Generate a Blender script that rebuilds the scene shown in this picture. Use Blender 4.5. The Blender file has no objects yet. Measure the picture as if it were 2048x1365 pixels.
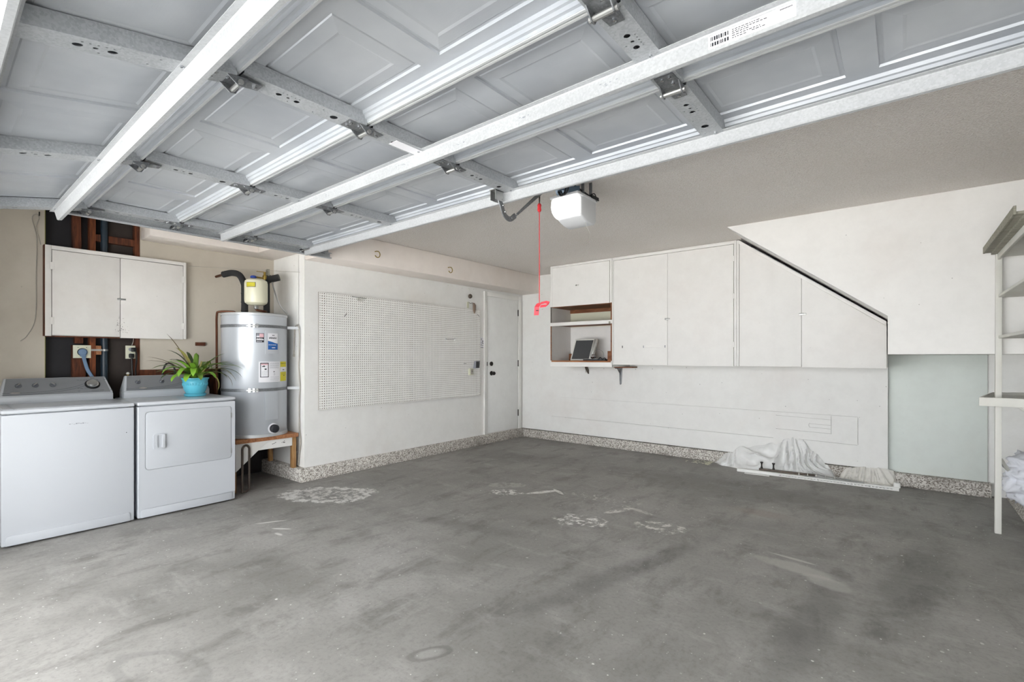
import bpy, bmesh, math, random
from mathutils import Vector, Matrix, noise
R = math.radians
scene = bpy.context.scene
C = scene.collection
random.seed(7)

# ------------------------------------------------------------------ camera
EYE = 1.285
cam_d = bpy.data.cameras.new('camera')
cam_d.sensor_width = 36.0
cam_d.lens = 962.0 / 2048.0 * 36.0
cam_d.shift_y = (714.0 - 682.5) / 2048.0
cam_d.clip_start = 0.02
cam = bpy.data.objects.new('camera', cam_d)
C.objects.link(cam)
cam.location = (0, 0, EYE)
cam.rotation_euler = (R(90), 0, R(39.143))
scene.camera = cam

# ------------------------------------------------------------------ sky, exposure
w = bpy.data.worlds.new('sky')
scene.world = w
w.use_nodes = True
bg = w.node_tree.nodes['Background']
bg.inputs[0].default_value = (0.93, 0.965, 1.0, 1)
bg.inputs[1].default_value = 7.0
# sun high behind the house: it lights the driveway, never the garage itself
sun_d = bpy.data.lights.new('sun_offscreen', 'SUN')
sun_d.energy = 38.0
sun_d.angle = R(0.6)
sun_d.color = (1.0, 0.98, 0.95)
sun = bpy.data.objects.new('sun_offscreen', sun_d)
C.objects.link(sun)
sun.rotation_euler = Vector((-0.12, -0.60, -0.86)).to_track_quat('-Z', 'Y').to_euler()
vs = scene.view_settings
vs.view_transform = 'Standard'
vs.look = 'None'
vs.gamma = 1.0
vs.use_curve_mapping = False
vs.exposure = 0.03

# ------------------------------------------------------------------ room measures (metres)
XA = -5.46      # back of the laundry alcove
XW = -4.78      # inner left wall
XR = 1.05       # right wall
YS = 2.49       # short return wall beside the water heater
YB = 6.13       # back wall
ZC = 2.56       # ceiling
YF = -0.12      # inner face of the front wall
CURB = 0.14

# ------------------------------------------------------------------ materials
def lin(c):
    return c / 12.92 if c <= 0.04045 else ((c + 0.055) / 1.055) ** 2.4
def hexc(h):
    return tuple(lin(int(h[i:i + 2], 16) / 255.0) for i in (0, 2, 4)) + (1,)

class N:
    """small node-building helper"""
    def __init__(s, name):
        s.m = bpy.data.materials.new(name)
        s.m.use_nodes = True
        s.t = s.m.node_tree
        s.b = s.t.nodes['Principled BSDF']
        s.pos = s.t.nodes.new('ShaderNodeNewGeometry').outputs['Position']
    def new(s, kind, **kw):
        n = s.t.nodes.new('ShaderNode' + kind)
        for k, v in kw.items():
            setattr(n, k, v)
        return n
    def link(s, a, b):
        s.t.links.new(a, b)
    def put(s, sock, v):
        if hasattr(v, 'links'):
            s.link(v, sock)
        else:
            sock.default_value = v
    def math(s, op, a, b=0.0, clamp=False):
        n = s.new('Math', operation=op, use_clamp=clamp)
        s.put(n.inputs[0], a)
        s.put(n.inputs[1], b)
        return n.outputs[0]
    def vmath(s, op, a, b):
        n = s.new('VectorMath', operation=op)
        s.put(n.inputs[0], a)
        s.put(n.inputs[1], b)
        return n.outputs[0]
    def noise(s, scale, detail=4, rough=0.55, vec=None, dist=0.0):
        n = s.new('TexNoise')
        s.link(vec if vec is not None else s.pos, n.inputs['Vector'])
        n.inputs['Scale'].default_value = scale
        n.inputs['Detail'].default_value = detail
        n.inputs['Roughness'].default_value = rough
        n.inputs['Distortion'].default_value = dist
        return n.outputs['Fac']
    def scaled(s, v, vec=None):
        return s.vmath('MULTIPLY', vec if vec is not None else s.pos, v)
    def wallvec(s):
        """flat coordinates for upright faces: (x + y, z)"""
        sp = s.new('SeparateXYZ')
        s.link(s.pos, sp.inputs[0])
        cb = s.new('CombineXYZ')
        s.link(s.math('ADD', sp.outputs[0], sp.outputs[1]), cb.inputs[0])
        s.link(sp.outputs[2], cb.inputs[1])
        return cb.outputs[0]
    def voro(s, scale, vec=None, out='Distance', feature='F1', flat=False):
        n = s.new('TexVoronoi', feature=feature)
        if flat:
            n.voronoi_dimensions = '2D'
        s.link(vec if vec is not None else s.pos, n.inputs['Vector'])
        n.inputs['Scale'].default_value = scale
        return n.outputs[out]
    def ramp(s, f, lo, hi, a=0.0, b=1.0):
        n = s.new('MapRange')
        n.interpolation_type = 'SMOOTHSTEP'
        s.put(n.inputs['Value'], f)
        n.inputs['From Min'].default_value = lo
        n.inputs['From Max'].default_value = hi
        n.inputs['To Min'].default_value = a
        n.inputs['To Max'].default_value = b
        return n.outputs['Result']
    def mix(s, f, a, b):
        n = s.new('Mix', data_type='RGBA')
        s.put(n.inputs[0], f)
        s.put(n.inputs[6], a)
        s.put(n.inputs[7], b)
        return n.outputs[2]
    def bump(s, h, strength=0.3, dist=0.002):
        n = s.new('Bump')
        n.inputs['Strength'].default_value = strength
        n.inputs['Distance'].default_value = dist
        s.link(h, n.inputs['Height'])
        s.link(n.outputs[0], s.b.inputs['Normal'])
    def done(s, col, rough=0.6, metal=0.0, spec=None):
        s.put(s.b.inputs['Base Color'], col)
        s.put(s.b.inputs['Roughness'], rough)
        s.b.inputs['Metallic'].default_value = metal
        if spec is not None:
            s.b.inputs['Specular IOR Level'].default_value = spec
        return s.m

MATS = {}
def plain(name, h, rough=0.6, metal=0.0, var=0.06, vs_=9.0, bump=0.0, bs=120.0, spec=None):
    if name in MATS:
        return MATS[name]
    n = N(name)
    c = hexc(h)
    d = tuple(x * (1 - var) for x in c[:3]) + (1,)
    e = tuple(min(1, x * (1 + var)) for x in c[:3]) + (1,)
    col = n.mix(n.noise(vs_), d, e)
    if bump:
        n.bump(n.noise(bs, 3), bump, 0.001)
    MATS[name] = n.done(col, rough, metal, spec)
    return MATS[name]

def painted(name, h, stain='b9ab97', stain_amt=0.35, specks=0.0, rough=0.62, grain=True):
    """old white house paint: faint uneven patches, scuffs and nail holes"""
    n = N(name)
    c = hexc(h)
    big = n.ramp(n.noise(1.3, 5, 0.6), 0.48, 0.75)
    col = n.mix(n.math('MULTIPLY', big, stain_amt), c, hexc(stain))
    fine = n.ramp(n.noise(7, 6, 0.7), 0.35, 0.7)
    col = n.mix(n.math('MULTIPLY', fine, 0.06), col, hexc('8f8a84'))
    if specks:
        wv_ = n.wallvec()
        vo = n.voro(4.5, wv_, 'Distance', flat=True)
        rnd = n.voro(4.5, wv_, 'Color', flat=True)
        sep = n.new('SeparateColor')
        n.link(rnd, sep.inputs[0])
        pick = n.ramp(sep.outputs[0], 0.70, 0.71)
        dot = n.ramp(n.math('ADD', vo, n.math('MULTIPLY', sep.outputs[1], 0.012)), 0.014, 0.028, 1, 0)
        col = n.mix(n.math('MULTIPLY', n.math('MULTIPLY', pick, dot), specks), col, hexc('4a4540'))
    if grain:
        n.bump(n.noise(60, 4), 0.12, 0.002)
    MATS[name] = n.done(col, rough)
    return MATS[name]

def wood(name, h, h2, rough=0.6, axis=(1, 8, 8)):
    n = N(name)
    v = n.scaled(axis)
    g = n.noise(6, 5, 0.6, v, 0.6)
    col = n.mix(n.ramp(g, 0.3, 0.7), hexc(h), hexc(h2))
    n.bump(g, 0.15, 0.001)
    MATS[name] = n.done(col, rough)
    return MATS[name]

def galvanized(name, h, h2, metal=0.55, rough=0.42, sc=150.0):
    n = N(name)
    v = n.voro(sc, out='Color')
    sep = n.new('SeparateColor')
    n.link(v, sep.inputs[0])
    f = n.math('ADD', n.math('MULTIPLY', sep.outputs[0], 0.35), n.math('MULTIPLY', n.noise(4, 5), 0.65))
    col = n.mix(n.ramp(f, 0.25, 0.75), hexc(h), hexc(h2))
    MATS[name] = n.done(col, rough, metal)
    return MATS[name]

painted('wall_white', 'f0efec', 'e6e1da', 0.5, 0.5)
painted('wall_cream', 'c9c0b2', 'b3a898', 0.6, 0.3)
painted('ply_white', 'ecebe8', 'e3ddd8', 0.45, 0.75)
painted('cab_white', 'ebe9e6', 'e2dcd7', 0.4, 0.15)
painted('stair_white', 'ebe9e6', 'e2dcd7', 0.4, 0.6)
painted('cab_old', 'ebe7e2', 'd8cfc5', 0.45, 0.2)
painted('soffit_pink', 'f1e8e1', 'e9dcd2', 0.6, 0.15)
painted('pale_green', 'e0e6e1', 'dcdcd5', 0.5, 0.1)
painted('door_white', 'f2f2f0', 'ecebe8', 0.3, 0.0, 0.45)
painted('trim_white', 'efeeea', 'e2ded8', 0.3, 0.0, 0.45)
painted('peg_white', 'f6f5f1', 'efede7', 0.4, 0.0, 0.5)
painted('shelf_white', 'dddcd5', 'c8c2b2', 0.5, 0.25)
wood('stud_red', '6e3a20', '3f2113', 0.8, (8, 8, 1))
wood('stud_orange', '8a4a25', '5b2f18', 0.8, (8, 8, 1))
wood('shelf_brown', '8d5a38', '6a3d22', 0.65)
wood('stand_wood', 'b07a52', '8e5c3c', 0.7)
wood('post_wood', 'b28b5c', '93693f', 0.7, (8, 8, 1))
wood('grey_ply', '9b988a', '7c796c', 0.7)
galvanized('galv_light', 'bbbdbf', 'adafb1', 0.1, 0.42)
galvanized('galv_mid', 'b3b6b9', '9fa2a5', 0.25, 0.45)
galvanized('galv_dark', '85878a', '6f7174', 0.5, 0.42)
plain('rail_white', 'c6c7c8', 0.45, 0.1, 0.06)
plain('black_paint', '101012', 0.5)
plain('paper_black', '1b191e', 0.6, 0, 0.5, 6, 0.9, 9)
plain('paper_brown', '3b332f', 0.8, 0, 0.4, 7, 0.6, 16)
plain('foam_black', '2b2b2c', 0.9, 0, 0.2, 30, 0.3, 200)
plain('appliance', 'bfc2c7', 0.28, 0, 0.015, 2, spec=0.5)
plain('appliance_gap', '25262a', 0.7)
plain('console_grey', '85878b', 0.4, 0.15, 0.06)
plain('console_mark', '5d5f66', 0.5)
plain('chrome', 'c9cbce', 0.18, 1.0, 0.02)
plain('steel', 'a9a9a7', 0.35, 0.8, 0.1)
plain('tank_silver', 'c4c8ce', 0.3, 0.3, 0.03, 2)
plain('tank_top', 'c9cbcd', 0.35, 0.3)
plain('cream', 'e3dfc6', 0.3, 0, 0.03)
plain('copper', '5d3a2a', 0.4, 0.8, 0.2)
plain('brass', '9d8440', 0.35, 0.8, 0.1)
plain('yellow_label', 'dcd02c', 0.6)
plain('paper_white', 'e9e8ec', 0.6, 0, 0.02)
plain('label_black', '1e2026', 0.6)
plain('label_grey', '8d8f96', 0.6)
plain('label_blue', '1f5fa8', 0.5)
plain('label_pink', 'dfb4bb', 0.6)
plain('handle_blue', '1d3f9a', 0.5)
plain('pipe_blue', '22313d', 0.4, 0, 0.3, 6)
plain('plug_blue', '6f88a6', 0.5)
plain('plate_ivory', 'd9d8c2', 0.45, 0, 0.03)
plain('pot_blue', '5cb6cc', 0.25, 0, 0.18, 14, 0.4, 60)
plain('soil', '3b3026', 0.95, 0, 0.3, 40)
plain('leaf_bright', '7fae38', 0.45, 0, 0.3, 18)
plain('leaf_mid', '668638', 0.45, 0, 0.3, 18)
plain('leaf_olive', '8a8448', 0.55, 0, 0.25, 18)
plain('leaf_dark', '3c4f28', 0.5, 0, 0.3, 18)
plain('leaf_dry', '6b5c46', 0.7, 0, 0.25, 18)
plain('stem_pale', 'a39a58', 0.55, 0, 0.2, 18)
plain('bronze_dark', '2c2825', 0.35, 0.6)
plain('red', 'c8242c', 0.5)
plain('red_tag', 'd8404c', 0.55)
plain('plastic_sheet', 'e6e6e4', 0.35, 0, 0.08, 6)
plain('cloth_white', 'dcd9d2', 0.85, 0, 0.12, 9, 0.3, 60)
plain('tulle', 'eef0f7', 0.7, 0, 0.05)
plain('cord_beige', 'a8a298', 0.7)
plain('cord_white', 'd8d6cf', 0.6)
plain('opener_white', 'd5d6d8', 0.4, 0, 0.02)
plain('opener_blue', '5f7385', 0.4, 0.5)
plain('screen_dark', '3c3d3f', 0.55, 0, 0.25, 90, 0.5, 300)
plain('leather_tan', '8e7a6c', 0.7)
plain('pipe_brown', '5a5048', 0.5, 0.5, 0.35, 12)
plain('pink_wood', 'b98a76', 0.7, 0, 0.15)
plain('outer_skin', 'cfcfcc', 0.5)
plain('exterior', 'dad9d6', 0.8)

def tree_skin():
    n = N('door_skin')
    v = n.scaled((1.2, 9, 9))
    g = n.noise(14, 5, 0.65, v, 0.4)
    big = n.noise(1.6, 4, 0.6)
    col = n.mix(n.ramp(big, 0.3, 0.7), hexc('aeb2b8'), hexc('c0c3c7'))
    sm = n.math('MULTIPLY', n.ramp(n.noise(5, 6, 0.75), 0.58, 0.75), 0.35)
    col = n.mix(sm, col, hexc('c9cacb'))
    n.bump(g, 0.22, 0.0012)
    MATS['door_skin'] = n.done(col, 0.42, 0.25)
tree_skin()

def popcorn():
    n = N('popcorn')
    a = n.noise(95, 3, 0.6)
    b = n.voro(120)
    col = n.mix(n.ramp(a, 0.35, 0.62), hexc('e1dad3'), hexc('ede8e3'))
    col = n.mix(n.math('MULTIPLY', n.ramp(n.noise(1.1, 4), 0.4, 0.7), 0.25), col, hexc('dbd2c8'))
    n.bump(n.math('ADD', a, n.math('MULTIPLY', b, -0.8)), 0.8, 0.006)
    MATS['popcorn'] = n.done(col, 0.9)
popcorn()

def aggregate():
    n = N('aggregate')
    v = n.voro(105, out='Color')
    sep = n.new('SeparateColor')
    n.link(v, sep.inputs[0])
    col = n.mix(n.ramp(sep.outputs[0], 0.3, 0.7), hexc('a8a199'), hexc('dedad3'))
    col = n.mix(n.ramp(sep.outputs[1], 0.86, 0.88), col, hexc('857d75'))
    dirt = n.ramp(n.noise(2.2, 4), 0.52, 0.7)
    col = n.mix(n.math('MULTIPLY', dirt, 0.45), col, hexc('6f665c'))
    n.bump(n.voro(105), 0.7, 0.004)
    MATS['aggregate'] = n.done(col, 0.85)
aggregate()

def concrete():
    n = N('concrete')
    big = n.noise(0.9, 6, 0.62, None, 0.3)
    col = n.mix(n.ramp(big, 0.30, 0.70), hexc('827f7b'), hexc('a29f9b'))
    st = n.noise(2.4, 7, 0.7, n.scaled((2.2, 1.0, 1)), 0.25)
    col = n.mix(n.math('MULTIPLY', n.ramp(st, 0.46, 0.70), 0.62), col, hexc('66635f'))
    st2 = n.noise(3.4, 7, 0.7, n.scaled((0.8, 2.0, 1)), 0.3)
    col = n.mix(n.math('MULTIPLY', n.ramp(st2, 0.50, 0.72), 0.5), col, hexc('aaa7a3'))
    fine = n.noise(46, 4, 0.7)
    col = n.mix(n.math('MULTIPLY', n.ramp(fine, 0.45, 0.75), 0.28), col, hexc('4f4d4b'))
    warp = n.noise(7, 5, 0.7)
    warp2 = n.noise(16, 4, 0.7)
    def local(cx, cy, ang, a, b):
        p = n.vmath('SUBTRACT', n.pos, (cx, cy, 0))
        r = n.new('VectorRotate', rotation_type='Z_AXIS')
        n.link(p, r.inputs['Vector'])
        r.inputs['Angle'].default_value = -R(ang)
        q = n.vmath('MULTIPLY', r.outputs[0], (1 / a, 1 / b, 0))
        ln = n.new('VectorMath', operation='LENGTH')
        n.link(q, ln.inputs[0])
        return ln.outputs['Value']
    def patch(cx, cy, ang, a, b, soft, amt, h, rough=0.5, broken=None, ring=None):
        nonlocal col
        d = local(cx, cy, ang, a, b)
        d = n.math('ADD', d, n.math('MULTIPLY', n.math('SUBTRACT', warp, 0.5), rough * 1.6))
        if ring:
            d = n.math('ABSOLUTE', n.math('SUBTRACT', d, 1.0))
            m = n.ramp(d, ring * 0.35, ring, 1, 0)
        else:
            m = n.ramp(d, 1 - soft, 1.0, 1, 0)
        if broken:
            m = n.math('MULTIPLY', m, n.ramp(warp2, broken, broken + 0.12))
        col = n.mix(n.math('MULTIPLY', m, amt), col, hexc(h))
    # tyre darkening and pale worn areas
    patch(0.05, 3.6, 80, 1.1, 0.22, 0.7, 0.45, '4d4b49', 0.7)
    patch(-0.35, 2.7, 85, 1.0, 0.16, 0.7, 0.40, '4d4b49', 0.7)
    patch(-1.3, 2.6, 75, 1.3, 0.12, 0.7, 0.35, '525050', 0.7)
    patch(-1.4, 5.0, 0, 1.7, 0.5, 0.7, 0.40, '5b5753', 0.7)
    patch(-3.6, 4.9, 20, 0.9, 0.4, 0.8, 0.30, '5d5a57', 0.7)
    patch(-2.6, 2.6, 15, 0.8, 0.13, 0.8, 0.35, '545250', 0.7)
    # big white efflorescence stain beside the heater
    patch(-4.15, 2.40, 35, 0.40, 0.24, 0.45, 0.75, 'dcd9d4', 0.9, 0.46)
    patch(-4.15, 2.40, 35, 0.37, 0.22, 0.2, 0.75, 'e6e4e0', 1.0, 0.38, 0.22)
    # scattered paint spills in the middle
    patch(-3.08, 3.70, 38, 0.20, 0.10, 0.1, 0.35, 'c9c5be', 0.25, 0.40)
    patch(-2.93, 3.50, 30, 0.20, 0.11, 0.3, 0.95, 'e8e6e2', 0.9, 0.47)
    patch(-2.66, 3.72, 60, 0.18, 0.040, 0.3, 0.9, 'e4e2de', 0.6, 0.36)
    patch(-2.55, 3.83, -30, 0.12, 0.024, 0.3, 0.85, 'e0ded9', 0.5, 0.36)
    patch(-1.95, 3.27, 20, 0.25, 0.15, 0.3, 1.0, 'e8e6e2', 0.9, 0.48)
    patch(-1.84, 3.68, 65, 0.18, 0.04, 0.3, 0.8, 'dcd9d4', 0.6, 0.42)
    patch(-1.70, 3.78, -15, 0.16, 0.03, 0.3, 0.6, 'd2cfc9', 0.6, 0.42)
    patch(-1.42, 3.52, 10, 0.22, 0.14, 0.3, 0.85, 'dedbd6', 0.9, 0.48)
    patch(-2.1, 3.9, 5, 0.50, 0.12, 0.5, 0.8, 'dcd9d4', 0.9, 0.53)
    # wiped pale swoosh
    patch(-0.50, 3.36, -10, 0.30, 0.09, 0.5, 0.55, 'b9b6b0', 0.6)
    patch(-0.33, 3.25, -25, 0.15, 0.09, 0.4, 0.45, 'c0bdb7', 0.5)
    patch(-0.55, 3.50, -8, 0.16, 0.018, 0.4, 0.6, 'c6c3bd', 0.3)
    patch(-0.92, 4.35, 0, 0.32, 0.14, 0.7, 0.30, '9a8a7e', 0.6)
    # chalk-like curl and stroke near the dryer
    patch(-3.81, 1.72, 63, 0.13, 0.014, 0.4, 0.8, 'd8d6d2', 0.25)
    patch(-3.60, 1.70, 35, 0.09, 0.016, 0.4, 0.8, 'd8d6d2', 0.3)
    patch(-3.50, 1.635, 5, 0.055, 0.018, 0.4, 0.7, 'd8d6d2', 0.9)
    # drip rings near the threshold
    patch(-1.59, 1.39, 60, 0.085, 0.040, 0.2, 0.40, '575553', 0.35, None, 0.30)
    patch(-1.59, 1.39, 60, 0.065, 0.030, 0.4, 0.4, 'aaa8a4', 0.15)
    patch(-2.36, 0.62, 20, 0.22, 0.10, 0.2, 0.25, '5d5c5b', 0.35, None, 0.22)
    # paint flecks
    for sc, lo, sz in ((7.0, 0.90, 0.050), (13.0, 0.90, 0.055), (24.0, 0.91, 0.07)):
        vc = n.voro(sc, out='Color', flat=True)
        sep = n.new('SeparateColor')
        n.link(vc, sep.inputs[0])
        m = n.math('MULTIPLY', n.ramp(sep.outputs[0], lo, lo + 0.01), n.ramp(n.math('ADD', n.voro(sc, flat=True), n.math('MULTIPLY', n.math('SUBTRACT', warp2, 0.5), 0.16)), sz * 0.6, sz, 1, 0))
        m = n.math('MULTIPLY', m, n.ramp(n.noise(1.7, 3), 0.42, 0.58, 0.25, 1.0))
        col = n.mix(n.math('MULTIPLY', m, 0.85), col, hexc('e3e1dd'))
    n.bump(n.math('ADD', fine, n.math('MULTIPLY', big, 0.6)), 0.12, 0.003)
    rough = n.ramp(big, 0.3, 0.7, 0.5, 0.72)
    MATS['concrete'] = n.done(col, rough, 0, 0.4)
concrete()

# ------------------------------------------------------------------ mesh building
WO = {}          # world origin of each root, for parts given in world coordinates

class MB:
    def __init__(s):
        s.v = []
        s.f = []
    def add(s, vs_, fs):
        o = len(s.v)
        s.v += [tuple(p) for p in vs_]
        s.f += [tuple(o + i for i in q) for q in fs]
        return s
    def box(s, x0, x1, y0, y1, z0, z1):
        return s.add([(x0, y0, z0), (x1, y0, z0), (x1, y1, z0), (x0, y1, z0),
                      (x0, y0, z1), (x1, y0, z1), (x1, y1, z1), (x0, y1, z1)],
                     [(0, 3, 2, 1), (4, 5, 6, 7), (0, 1, 5, 4), (1, 2, 6, 5), (2, 3, 7, 6), (3, 0, 4, 7)])
    def prism(s, poly, axis, a, b):
        n = len(poly)
        def pt(p, t):
            return {'x': (t, p[0], p[1]), 'y': (p[0], t, p[1]), 'z': (p[0], p[1], t)}[axis]
        vs_ = [pt(p, a) for p in poly] + [pt(p, b) for p in poly]
        fs = [tuple(range(n))[::-1], tuple(range(n, 2 * n))]
        fs += [(i, (i + 1) % n, n + (i + 1) % n, n + i) for i in range(n)]
        return s.add(vs_, fs)
    def hexa(s, bottom, top):
        return s.add(list(bottom) + list(top),
                     [(3, 2, 1, 0), (4, 5, 6, 7), (0, 1, 5, 4), (1, 2, 6, 5), (2, 3, 7, 6), (3, 0, 4, 7)])
    def tube(s, pts, r, n=8, closed=False, cap=True, flat=None):
        pts = [Vector(p) for p in pts]
        rings = []
        up = Vector((0, 0, 1))
        prev = None
        for i, p in enumerate(pts):
            if closed:
                t = pts[(i + 1) % len(pts)] - pts[i - 1]
            else:
                t = pts[min(i + 1, len(pts) - 1)] - pts[max(i - 1, 0)]
            t.normalize()
            if prev is None:
                a = t.cross(up) if abs(t.z) < 0.95 else t.cross(Vector((1, 0, 0)))
            else:
                a = prev - t * prev.dot(t)
            a.normalize()
            prev = a
            b = t.cross(a)
            rr = r[i] if isinstance(r, (list, tuple)) else r
            k = flat if flat else 1.0
            rings.append([p + (a * math.cos(2 * math.pi * j / n) + b * k * math.sin(2 * math.pi * j / n)) * rr for j in range(n)])
        vs_ = [q for ring in rings for q in ring]
        m = len(pts)
        fs = []
        for i in range(m if closed else m - 1):
            for j in range(n):
                i2 = (i + 1) % m
                fs.append((i * n + j, i * n + (j + 1) % n, i2 * n + (j + 1) % n, i2 * n + j))
        if cap and not closed:
            fs.append(tuple(range(n))[::-1])
            fs.append(tuple((m - 1) * n + j for j in range(n)))
        return s.add(vs_, fs)
    def lathe(s, c, prof, n=24, axis='z'):
        """prof: (radius, height) from bottom to top"""
        c = Vector(c)
        vs_ = []
        for (r, h) in prof:
            for j in range(n):
                a = 2 * math.pi * j / n
                u, v = r * math.cos(a), r * math.sin(a)
                vs_.append(c + {'z': Vector((u, v, h)), 'x': Vector((h, u, v)), 'y': Vector((u, h, v))}[axis])
        m = len(prof)
        fs = [(i * n + j, i * n + (j + 1) % n, (i + 1) * n + (j + 1) % n, (i + 1) * n + j) for i in range(m - 1) for j in range(n)]
        fs.append(tuple(range(n))[::-1])
        fs.append(tuple((m - 1) * n + j for j in range(n)))
        return s.add(vs_, fs)
    def disc(s, c, r, nrm, t=0.002, n=14, ry=None):
        """thin disc with its back on c, facing nrm"""
        c = Vector(c)
        nrm = Vector(nrm).normalized()
        a = nrm.cross(Vector((0, 0, 1))) if abs(nrm.z) < 0.9 else Vector((1, 0, 0))
        a.normalize()
        b = nrm.cross(a)
        ry = ry or r
        vs_ = []
        for h in (0, t):
            for j in range(n):
                q = 2 * math.pi * j / n
                vs_.append(c + nrm * h + a * r * math.cos(q) + b * ry * math.sin(q))
        fs = [tuple(range(n))[::-1], tuple(range(n, 2 * n))] + [(j, (j + 1) % n, n + (j + 1) % n, n + j) for j in range(n)]
        return s.add(vs_, fs)
    def patch(s, c, rad, a0, a1, z0, z1, t=0.003, n=10):
        """curved plate on a vertical cylinder (degrees)"""
        vs_ = []
        for k in range(n + 1):
            a = R(a0 + (a1 - a0) * k / n)
            for rr in (rad, rad + t):
                for z in (z0, z1):
                    vs_.append((c[0] + rr * math.cos(a), c[1] + rr * math.sin(a), z))
        fs = []
        for k in range(n):
            i, j = 4 * k, 4 * k + 4
            fs += [(i + 2, i + 3, j + 3, j + 2), (i, j, j + 1, i + 1), (i, i + 2, j + 2, j), (i + 1, j + 1, j + 3, i + 3)]
        fs += [(0, 1, 3, 2), (4 * n, 4 * n + 2, 4 * n + 3, 4 * n + 1)]
        return s.add(vs_, fs)
    def mesh(s, name, mats, origin=(0, 0, 0), bev=0.0, seg=2, smooth=False, recalc=True):
        me = bpy.data.meshes.new(name)
        o = Vector(origin)
        me.from_pydata([Vector(p) - o for p in s.v], [], s.f)
        bm = bmesh.new()
        bm.from_mesh(me)
        if recalc:
            bmesh.ops.recalc_face_normals(bm, faces=bm.faces)
        if bev:
            es = [e for e in bm.edges if len(e.link_faces) == 2 and e.calc_face_angle(0) > R(30)]
            bmesh.ops.bevel(bm, geom=es, offset=bev, segments=seg, profile=0.5, affect='EDGES', clamp_overlap=True)
        if smooth or bev:
            for f in bm.faces:
                f.smooth = True
        bm.to_mesh(me)
        bm.free()
        for m in (mats if isinstance(mats, (list, tuple)) else [mats]):
            me.materials.append(MATS[m])
        if smooth or bev:
            me.set_sharp_from_angle(angle=R(35))
        return me
    def build(s, name, mat, parent=None, bev=0.0, smooth=False, seg=2, recalc=True, origin=None):
        if parent is None:
            if origin is None:
                xs = [p[0] for p in s.v]; ys = [p[1] for p in s.v]; zs = [p[2] for p in s.v]
                origin = ((min(xs) + max(xs)) / 2, (min(ys) + max(ys)) / 2, min(zs))
            org = Vector(origin)
        else:
            org = WO[parent.name]
        me = s.mesh(name, mat, org, bev, seg, smooth, recalc)
        o = bpy.data.objects.new(name, me)
        C.objects.link(o)
        if parent is None:
            o.location = org
        else:
            o.parent = parent
        WO[o.name] = org
        return o

def tag(o, label=None, cat=None, group=None, kind=None):
    if label: o['label'] = label
    if cat: o['category'] = cat
    if group: o['group'] = group
    if kind: o['kind'] = kind
    return o

def thing(name, label, cat, loc, group=None, kind=None):
    o = bpy.data.objects.new(name, None)
    C.objects.link(o)
    o.location = loc
    o.empty_display_size = 0.1
    WO[o.name] = Vector(loc)
    return tag(o, label, cat, group, kind)

def place(name, me, parent, loc, rot=(0, 0, 0), local=False):
    """an object that shares mesh data; loc is world unless local"""
    o = bpy.data.objects.new(name, me)
    C.objects.link(o)
    o.parent = parent
    o.location = Vector(loc) if local or parent is None else Vector(loc) - WO[parent.name]
    o.rotation_euler = rot
    WO[o.name] = Vector(loc)
    return o

def box(*a):
    return MB().box(*a)

def rrect(u0, u1, v0, v1, r, n=5):
    out = []
    for (cu, cv, a0) in ((u1 - r, v1 - r, 0), (u0 + r, v1 - r, 90), (u0 + r, v0 + r, 180), (u1 - r, v0 + r, 270)):
        for k in range(n + 1):
            a = R(a0 + 90.0 * k / n)
            out.append((cu + r * math.cos(a), cv + r * math.sin(a)))
    return out

def arc(p0, p1, p2, n=12):
    """quadratic curve points"""
    p0, p1, p2 = Vector(p0), Vector(p1), Vector(p2)
    return [p0 * (1 - t) ** 2 + p1 * 2 * t * (1 - t) + p2 * t * t for t in [i / n for i in range(n + 1)]]

def smooth_path(pts, n=6):
    """Catmull-Rom through pts"""
    P = [Vector(p) for p in pts]
    P = [P[0] * 2 - P[1]] + P + [P[-1] * 2 - P[-2]]
    out = []
    for i in range(1, len(P) - 2):
        a, b, c, d = P[i - 1], P[i], P[i + 1], P[i + 2]
        for k in range(n):
            t = k / n
            out.append(0.5 * ((2 * b) + (c - a) * t + (2 * a - 5 * b + 4 * c - d) * t * t + (3 * b - a - 3 * c + d) * t ** 3))
    out.append(P[-2])
    return out

def text_mb(txt, size, fn):
    """flat lettering; fn maps letter coordinates (u, v) to the world"""
    cu = bpy.data.curves.new('t', 'FONT')
    cu.body = txt
    cu.size = size
    cu.align_x = 'CENTER'
    cu.resolution_u = 2
    ob = bpy.data.objects.new('t', cu)
    C.objects.link(ob)
    dg = bpy.context.evaluated_depsgraph_get()
    me = bpy.data.meshes.new_from_object(ob.evaluated_get(dg))
    m = MB().add([fn(v.co.x, v.co.y) for v in me.vertices], [tuple(p.vertices) for p in me.polygons])
    bpy.data.objects.remove(ob)
    bpy.data.curves.remove(cu)
    bpy.data.meshes.remove(me)
    return m

def plate(outer, holes, thick, fn):
    """flat plate with real openings; fn maps (u, v, w), w from -thick/2 to thick/2, to the world"""
    cu = bpy.data.curves.new('p', 'CURVE')
    cu.dimensions = '2D'
    cu.fill_mode = 'BOTH'
    cu.extrude = thick / 2
    for lp in [outer] + list(holes):
        sp = cu.splines.new('POLY')
        sp.points.add(len(lp) - 1)
        for q, p in zip(sp.points, lp):
            q.co = (p[0], p[1], 0, 1)
        sp.use_cyclic_u = True
    ob = bpy.data.objects.new('p', cu)
    C.objects.link(ob)
    dg = bpy.context.evaluated_depsgraph_get()
    me = bpy.data.meshes.new_from_object(ob.evaluated_get(dg))
    m = MB().add([fn(*v.co) for v in me.vertices], [tuple(p.vertices) for p in me.polygons])
    bpy.data.objects.remove(ob)
    bpy.data.curves.remove(cu)
    bpy.data.meshes.remove(me)
    return m

def rect(u0, u1, v0, v1):
    return [(u0, v0), (u1, v0), (u1, v1), (u0, v1)]

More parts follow.
